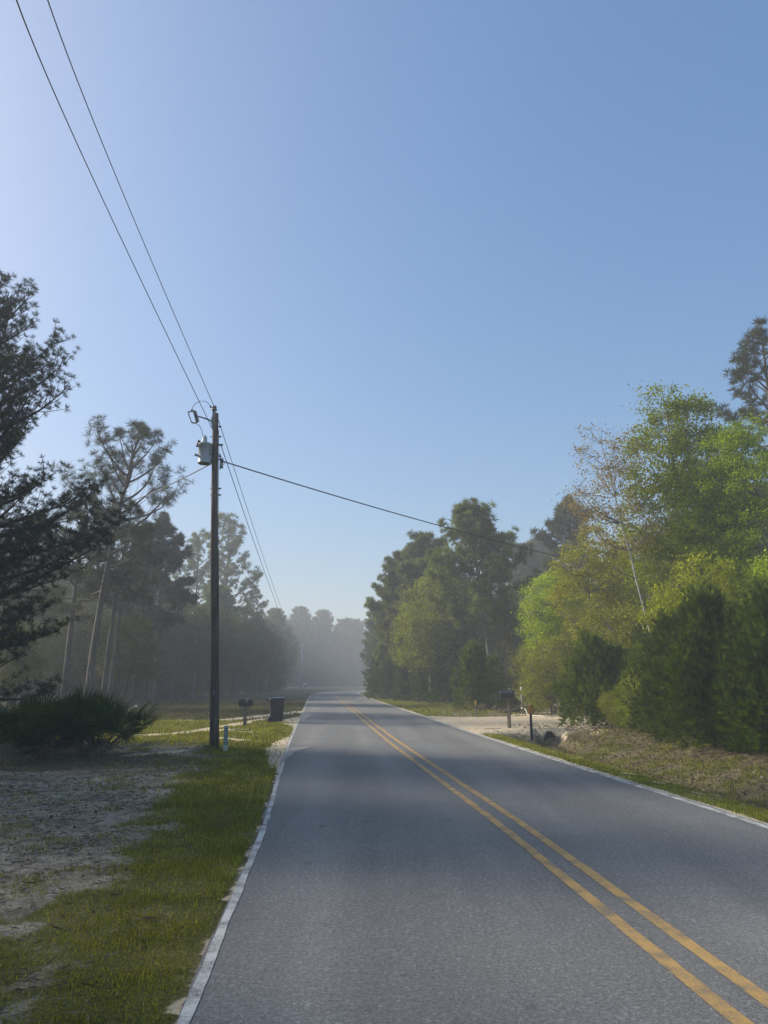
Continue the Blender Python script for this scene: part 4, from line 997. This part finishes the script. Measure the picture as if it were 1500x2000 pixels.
# left mailbox
o = ground_root('mailbox', 478, 1417, 'dark mailbox on a grey wooden post by the left sandy drive', 'mailbox', rz=.05)
m = MB(); m.box((0, 0, .33), (.115, .115, .80)); m.obj('post', M['post_wood'], o)
m = MB(); mailbox_shell(m, .50, .22, .27, (0, 0, .735)); bx = m.obj('box', M['mailbox_black'], o)
m = MB(); mailbox_shell(m, .016, .235, .285, (.258, 0, .728)); dr = m.obj('door', M['mailbox_black'], o)
m = MB(); m.box((0, 0, .72), (.42, .18, .025)); m.box((0, 0, .68), (.2, .09, .06)); m.obj('mounting_board', M['post_wood'], o)
m = MB(); m.box((.05, -.118, .93), (.02, .01, .16)); m.box((.075, -.118, .99), (.07, .01, .045)); m.obj('flag', M['porcelain_pale'], o)
# bin
o = ground_root('trash_bin', 540, 1411, 'dark navy wheeled trash bin on the grass by the left road edge', 'trash bin', rz=.12)
m = MB(); m.box((0, 0, .49), (.60, .66, .86), taper=.80, bev=.07); m.box((0, 0, .90), (.64, .70, .06), bev=.07)
body = m.obj('body', M['bin_navy'], o)
m = MB(); 
ring = []
for zz_, f in ((.925, 1.0), (.955, 1.0), (.985, .88), (1.0, .55)):
    ring.append([(f * (.345 * math.copysign(abs(math.cos(a)) ** .45, math.cos(a))), f * .37 * math.copysign(abs(math.sin(a)) ** .45, math.sin(a)), zz_ + .02 * f * math.cos(a)) for a in np.arange(24) * PI / 12])
V = np.vstack([np.array(r) for r in ring] + [np.array([[0, 0, 1.005], [0, 0, .925]])])
m.add(V, [(l * 24 + k, l * 24 + (k + 1) % 24, (l + 1) * 24 + (k + 1) % 24, (l + 1) * 24 + k) for l in range(3) for k in range(24)], [(96, 72 + k, 72 + (k + 1) % 24) for k in range(24)] + [(97, (k + 1) % 24, k) for k in range(24)])
m.obj('lid', M['bin_lid'], o, True)
m = MB(); m.tube([(-.33, -.27, .90), (-.43, -.27, .915), (-.43, .27, .915), (-.33, .27, .90)], .022, 8); m.obj('handle', M['bin_navy'], o)
for s_ in (-1, 1):
    m = MB(); m.lathe([(0, -.03), (.05, -.03), (.11, -.025), (.125, 0), (.11, .025), (.05, .03), (0, .03)], (-.26, s_ * .27, .12), (0, 1, 0), 18); m.obj('wheel', M['black_part'], o, True)
# green marker pedestal
o = ground_root('cable_pedestal', 440, 1468, 'pale green square marker post just right of the utility pole base', 'marker post', rz=.1)
m = MB(); m.box((0, 0, .27), (.095, .085, .58), bev=.012); m.obj('post', M['pedestal'], o)
m = MB(); m.box((0, 0, .575), (.105, .095, .035), bev=.012); m.obj('cap', M['porcelain_pale'], o)
m = MB(); m.box((0, 0, .07), (.115, .1, .16), bev=.012); m.obj('base_sleeve', M['porcelain_pale'], o)
# right mailbox
o = ground_root('mailbox', 995, 1423, 'black mailbox on a square wooden post at the right sandy drive', 'mailbox', rz=-.5)
m = MB(); m.box((0, 0, .48), (.10, .10, 1.06)); m.obj('post', M['post_wood'], o)
m = MB(); mailbox_shell(m, .52, .20, .25, (-.06, 0, 1.04)); m.obj('box', M['mailbox_black'], o)
m = MB(); mailbox_shell(m, .018, .215, .262, (-.33, 0, 1.034)); d_ = m.obj('door', M['mailbox_black'], o)
m = MB(); m.box((-.343, 0, 1.235), (.014, .14, .022)); m.tube([(-.343, .02, 1.23), (-.355, -.03, 1.14), (-.345, -.06, 1.09)], .008, 5); m.obj('highlight_trim', M['mailbox_white'], d_)  # pale handle and trim, shaped to stand in for highlights on the door
m = MB(); m.box((-.06, 0, 1.025), (.46, .16, .025)); m.tube([(.05, 0, .86), (.2, 0, 1.01)], .02, 4); m.obj('bracket', M['post_wood'], o)
m = MB(); m.box((-.28, -.115, 1.13), (.03, .008, .3)); m.obj('flag', M['steel'], o)
# thin yellow marker
o = ground_root('marker_post', 929, 1398, 'thin grey stake with a yellow plate beside the right verge', 'marker post')
m = MB(); m.box((0, 0, .40), (.055, .05, .92)); m.obj('post', M['grey_pipe'], o)
m = MB(); m.box((0, -.032, .93), (.13, .012, .22)); m.obj('plate', M['yellow_plate'], o)
# orange marker
o = ground_root('marker_post', 1038, 1433, 'dark stake with an orange plate standing in the ditch left of the culvert', 'marker post')
o.location.z = ground_at(1038, 1433)[2] - .12
dz = at(1038, 1378, o.location.y)[2] - o.location.z
m = MB(); m.box((0, 0, (dz - .2) / 2 - .05), (.075, .06, dz - .1)); m.obj('post', M['black_part'], o)
m = MB(); m.box((0, -.04, dz - .13), (.155, .014, .27), bev=.02); m.obj('plate', M['orange_plate'], o)
# pipe with a cup on top
o = ground_root('standpipe', 1021, 1394, 'grey vertical pipe with a pale cup on top, behind the right sandy drive', 'pipe', Y_=38)
zt_ = at(1021, 1342, 38)[2] - o.location.z
m = MB(); m.tube([(0, 0, .26), (0, 0, zt_ - .1)], .056, 12); m.obj('pipe', M['grey_pipe'], o, True)
m = MB(); m.lathe([(0, 0), (.075, 0), (.085, -.05), (.118, -.23), (.122, -.26), (.10, -.26), (.1, -.2)], (0, 0, zt_), sides=18); m.obj('cup', M['porcelain_pale'], o, True)
m = MB(); m.lathe([(.05, -.03), (.075, -.03), (.075, .03), (.05, .03)], (0, 0, .29), sides=14); m.obj('band', M['white_paint'], o)
m = MB(); m.tube([(0, 0, -.1), (0, 0, .27)], .04, 8); m.obj('stub', M['post_wood'], o)
q = [at(1025, 1384, 37.8), at(1028, 1389, 37.5), at(1030, 1396, 37.2), at(1035, 1400, 37), at(1043, 1401, 36.6), at(1055, 1403, 36.2), at(1068, 1408, 35.6)]
for p in q[3:]: p[2] = tz(p[0], p[1]) + .02
m = MB(); m.tube(q, .025, 7); tag(m.obj('garden_hose', M['hose'], None, True), 'white hose looping from the pipe down onto the sand', 'hose')
# culvert
cv = np.array([CVX, CVY + .3, -.24]); cvr = .18
cr_ = empty('culvert_pipe', tuple(cv), 'black corrugated culvert pipe end under the right sandy drive', 'culvert', rz=.12)
m = MB(); prof = []
for k_ in range(30): prof += [(cvr + (.018 if k_ % 2 else 0), k_ * .05)]
prof = [(cvr - .02, .0)] + prof
m.lathe(prof, (0, -.35, 0), (0, 1, 0), 28); m.obj('pipe', M['culvert'], cr_, True)
m = MB(); m.lathe([(cvr - .02, 0), (cvr - .022, .04), (0, .05)], (0, -.35, 0), (0, 1, 0), 28); m.obj('shade_plug', M['black_part'], cr_, True)  # black plug near the mouth stands in for shade within the pipe
# dead branches by the wood
o = ground_root('dead_branches', 1098, 1394, 'pale forked dead branches leaning on a dark stump at the right wood edge', 'dead wood', Y_=35.5)
def lr(px, py): return at(px, py, 35.5) - np.array(o.location)
m = MB(); m.tube([lr(1100, 1388), lr(1094, 1381), lr(1088, 1379), lr(1083, 1375)], [.05, .045, .04, .02], 7); m.tube([lr(1091, 1380), lr(1092, 1374), lr(1091, 1369), lr(1087, 1367)], [.035, .03, .025, .012], 6)
m.tube([lr(1096, 1390), lr(1090, 1395), lr(1082, 1398), lr(1074, 1400)], [.035, .04, .035, .02], 6); m.tube([lr(1110, 1376), lr(1110, 1384), lr(1111, 1390)], [.02, .035, .03], 6); m.obj('branches', M['dead_wood'], o, True)
m = MB(); m.tube([lr(1101, 1402), lr(1101, 1394), lr(1100, 1384), lr(1099, 1380)], [.2, .15, .13, .08], 10); m.tube([lr(1106, 1402), lr(1107, 1392), lr(1109, 1386)], [.12, .1, .05], 8); m.obj('stump', M['bark_dark'], o, True)
# fallen log by the mailbox
x, y, zz = base_at(1012, 39); m = MB(); m.tube([(x - .7, y, zz + .05), (x, y - .05, zz + .12), (x + .5, y + .1, zz + .3)], [.07, .06, .04], 8); tag(m.obj('fallen_log', M['bark_dark'], None, True), 'dark fallen log between the black mailbox and the pipe', 'log')
# far mailboxes
for px, Y_, lab in ((595, 138, 'tiny white mailbox beside the distant hazy pole'), (722, 112, 'tiny white mailbox at the bend, at the foot of the leftmost dark cedar')):
    x, y, zz = base_at(px, Y_); o = empty('mailbox', (x, y, zz), lab, 'mailbox', None, .3)
    m = MB(); m.box((0, 0, .45), (.1, .1, 1.0)); m.obj('post', M['post_wood'], o)
    m = MB(); mailbox_shell(m, .5, .3, .32, (0, 0, .95)); m.obj('box', M['mailbox_white'], o)
# litter scraps in the field
for px, py, lab in ((253, 1367, 'small white scrap lying far out in the left field grass'), (264, 1384, 'white scrap lying in the left field, nearer the palmetto')):
    x, y, _ = ground_at(px, py); rg = np.random.default_rng(int(px)); m = MB()
    V = np.array([[math.cos(a) * .16, math.sin(a) * .12, .0] for a in np.arange(8) * PI / 4] + [[.03, .02, .14]]) + rg.normal(0, .03, (9, 3)); V[:8, 2] = np.abs(V[:8, 2])
    m.add(V + np.array([x, y, tz(x, y) + .03]), None, [(k, (k + 1) % 8, 8) for k in range(8)]); tag(m.obj('paper_scrap', M['white_paint']), lab, 'litter')

# ================================================================== GRASS AND GROUND LITTER
rng = np.random.default_rng(99)
def blades(mb, x, y, zz, h, w, lean=.45):
    n = len(x); a = rng.random(n) * 6.28; l = lean * rng.random(n) * h
    b = rng.random(n) * 6.28
    P = np.column_stack([x, y, zz - .008]); s = np.column_stack([np.cos(a), np.sin(a), np.zeros(n)]) * w[:, None]
    tip = P + np.column_stack([np.cos(b) * l, np.sin(b) * l, h])
    V = np.stack([P - s, P + s, tip], 1).reshape(-1, 3)
    mb.add(V, None, np.arange(3 * n).reshape(-1, 3))
gl_, gr_, dryb, gf_ = MB(), MB(), MB(), MB()
def sow(mb, x0, x1, y0, y1, n, hh, ww, thr=.0, side=None, use=1, power=1.0):
    x = rng.uniform(x0, x1, n); y = rng.uniform(y0, y1, n)
    zz, ga, sa, li = terrain(x, y)
    tuftn = .35 + .9 * sstep(.35, .65, fbm(x * 3.1, y * 3.1, 77, 3))
    dens = (ga if use == 1 else li) ** power * tuftn
    ok = rng.random(n) < dens - thr
    d = road_d(x, y)
    if side == 'l': ok &= d < -HW + .02
    if side == 'r': ok &= d > HW - .02
    x, y, zz = x[ok], y[ok], zz[ok]; k = len(x)
    v = .6 + .8 * fbm(x * .9, y * .9, 41, 3)
    blades(mb, x, y, zz, hh * rng.uniform(.4, 1.25, k) * v, ww * rng.uniform(.6, 1.3, k))
sow(gl_, -4.6, -.6, 2.6, 7, 130000, .032, .0038, side='l')
sow(gl_, -6, -1, 7, 12, 120000, .042, .0055, side='l')
sow(gl_, -9, -1.3, 12, 20, 90000, .06, .0085, side='l')
sow(gl_, -16, -1.8, 20, 34, 90000, .075, .014, side='l')
sow(gf_, -30, -2.8, 33, 68, 60000, .12, .03, side='l')
tag(gf_.obj('grass_field_shaded', M['grass_field_shaded']), kind='stuff')
sow(gr_, 4.2, 9, 8.5, 14, 60000, .05, .007, side='r')
sow(gr_, 3, 9, 14, 28, 90000, .06, .011, side='r')
sow(gr_, -1.5, 8, 34, 75, 40000, .12, .025, side='r')
sow(gl_, -5, -.7, 2.6, 9, 6000, .06, .0045, side='l', power=2.0)
sow(gl_, -7, -1.2, 9, 20, 9000, .12, .008, side='l', power=2.0)
tag(gl_.obj('grass_left_verge', M['grass_blade']), kind='stuff'); tag(gr_.obj('grass_right_verge', M['grass_blade']), kind='stuff')
sow(dryb, 4.6, 13, 9, 27, 80000, .06, .009, side='r', use=2)
sow(dryb, 0, 8, 36, 75, 9000, .12, .022, side='r', use=2)
sow(dryb, -20, -8, 34, 60, 9000, .16, .03, side='l', use=2)
tag(dryb.obj('dry_grass_bank', M['grass_dry']), kind='stuff')
# small broad weeds in the near strip
wd = MB(); n = 60000; x = rng.uniform(-4.5, -.7, n); y = rng.uniform(2.6, 12, n); zz, ga, sa, li = terrain(x, y); ok = (rng.random(n) < ga ** 1.5 * sstep(.4, .6, fbm(x * 1.6, y * 1.6, 55, 3))) & (road_d(x, y) < -HW - .05)
x, y, zz = x[ok], y[ok], zz[ok]; k = len(x)
scatter(wd, *LEAF, np.column_stack([x, y, zz + rng.uniform(.01, .05, k)]), np.column_stack([rng.normal(size=(k, 2)), rng.uniform(.1, .8, k)]), rng.uniform(.007, .018, k), rng)
tag(wd.obj('weed_leaves', M['weed']), kind='stuff')
# dead leaves, straw and twigs on the sand and the bank
lt = MB()
def strew(x0, x1, y0, y1, n, size, side, straw):
    x = rng.uniform(x0, x1, n); y = rng.uniform(y0, y1, n); zz, ga, sa, li = terrain(x, y); d = road_d(x, y)
    ok = (rng.random(n) < (.25 + .75 * fbm(x * 1.3, y * 1.3, 66, 3)) * (1 - .6 * ga) * (1 - .5 * sa)) & ((d < -HW - .3) if side == 'l' else (d > HW + 1.2))
    x, y, zz = x[ok], y[ok], zz[ok]; k = len(x); a = rng.random(k) * 6.28
    D = np.column_stack([np.cos(a), np.sin(a), rng.normal(.05, .22, k)])
    tv = LEAF[0].copy() if not straw else LEAFN[0] * np.array([.3, 1, 1]); scatter(lt, tv, LEAF[1], np.column_stack([x, y, zz + .012]), D, size * rng.uniform(.4, 1.3, k), rng)
strew(-6, -1.2, 2.5, 9, 6000, .024, 'l', False); strew(-10, -1.5, 9, 19, 6500, .04, 'l', False); strew(-10, -1, 2.5, 18, 30000, .11, 'l', True)
strew(4.5, 12, 9, 30, 16000, .07, 'r', False); strew(4.5, 12, 9, 30, 9000, .16, 'r', True)
tag(lt.obj('leaf_litter', M['litter']), kind='stuff')

# ================================================================== AIR, SKY, SUN
EL, AZ = rad(30), rad(-71)                                          # azimuth measured from straight ahead, negative is left
S = Vector((math.sin(AZ) * math.cos(EL), math.cos(AZ) * math.cos(EL), math.sin(EL)))
sl_ = bpy.data.lights.new('sun', 'SUN'); sl_.energy = 3.1; sl_.angle = rad(9); sl_.color = (1.0, .93, .80)
so = bpy.data.objects.new('sun', sl_); COL.objects.link(so); so.rotation_euler = S.to_track_quat('Z', 'Y').to_euler(); so.location = (-20, 10, 40)
w = bpy.data.worlds.new('World'); sc.world = w; w.use_nodes = True; nt = w.node_tree
sky = nt.nodes.new('ShaderNodeTexSky'); sky.sky_type = 'NISHITA'; sky.sun_disc = False
sky.sun_elevation = EL; sky.sun_rotation = AZ; sky.air_density = 1.0; sky.dust_density = 2.8; sky.ozone_density = 3.8; sky.altitude = 0
hsv = N(nt, 'ShaderNodeHueSaturation'); hsv.inputs['Hue'].default_value = .502; hsv.inputs['Saturation'].default_value = 1.48; gm = N(nt, 'ShaderNodeGamma'); gm.inputs['Gamma'].default_value = .64; nt.links.new(sky.outputs[0], gm.inputs['Color']); nt.links.new(gm.outputs[0], hsv.inputs['Color']); nt.links.new(hsv.outputs[0], nt.nodes['Background'].inputs[0]); nt.nodes['Background'].inputs[1].default_value = .15

hz = MB(); hz.box((0, 185, 13), (520, 480, 30)); ho = hz.obj('haze', None); tag(ho, kind='stuff')
hm = bpy.data.materials.new('haze_air'); hm.use_nodes = True; hn = hm.node_tree
for n_ in list(hn.nodes):
    if n_.type == 'BSDF_PRINCIPLED': hn.nodes.remove(n_)
pv = hn.nodes.new('ShaderNodeVolumePrincipled'); pv.inputs['Color'].default_value = (.91, .94, .97, 1); pv.inputs['Density'].default_value = .0025; pv.inputs['Anisotropy'].default_value = .1
hn.links.new(pv.outputs[0], hn.nodes['Material Output'].inputs['Volume']); ho.data.materials.append(hm)

# ================================================================== CAMERA AND RENDER
cd = bpy.data.cameras.new('camera'); cam = bpy.data.objects.new('camera', cd); COL.objects.link(cam)
cam.location = (0, 0, CAMH); cam.rotation_euler = (PI / 2 + PITCH, 0, 0)
cd.sensor_fit = 'VERTICAL'; cd.sensor_height = 36; cd.lens = 27; cd.clip_end = 2000; cd.clip_start = .05
sc.camera = cam
sc.view_settings.view_transform = 'Standard'; sc.view_settings.look = 'None'; sc.view_settings.exposure = 1.0; sc.view_settings.gamma = 1
cy = sc.cycles
cy.use_denoising = True; cy.denoiser = 'OPENIMAGEDENOISE'
cy.max_bounces = 7; cy.diffuse_bounces = 3; cy.glossy_bounces = 2; cy.transmission_bounces = 4; cy.volume_bounces = 1; cy.transparent_max_bounces = 6
cy.volume_step_rate = 4; cy.volume_max_steps = 64
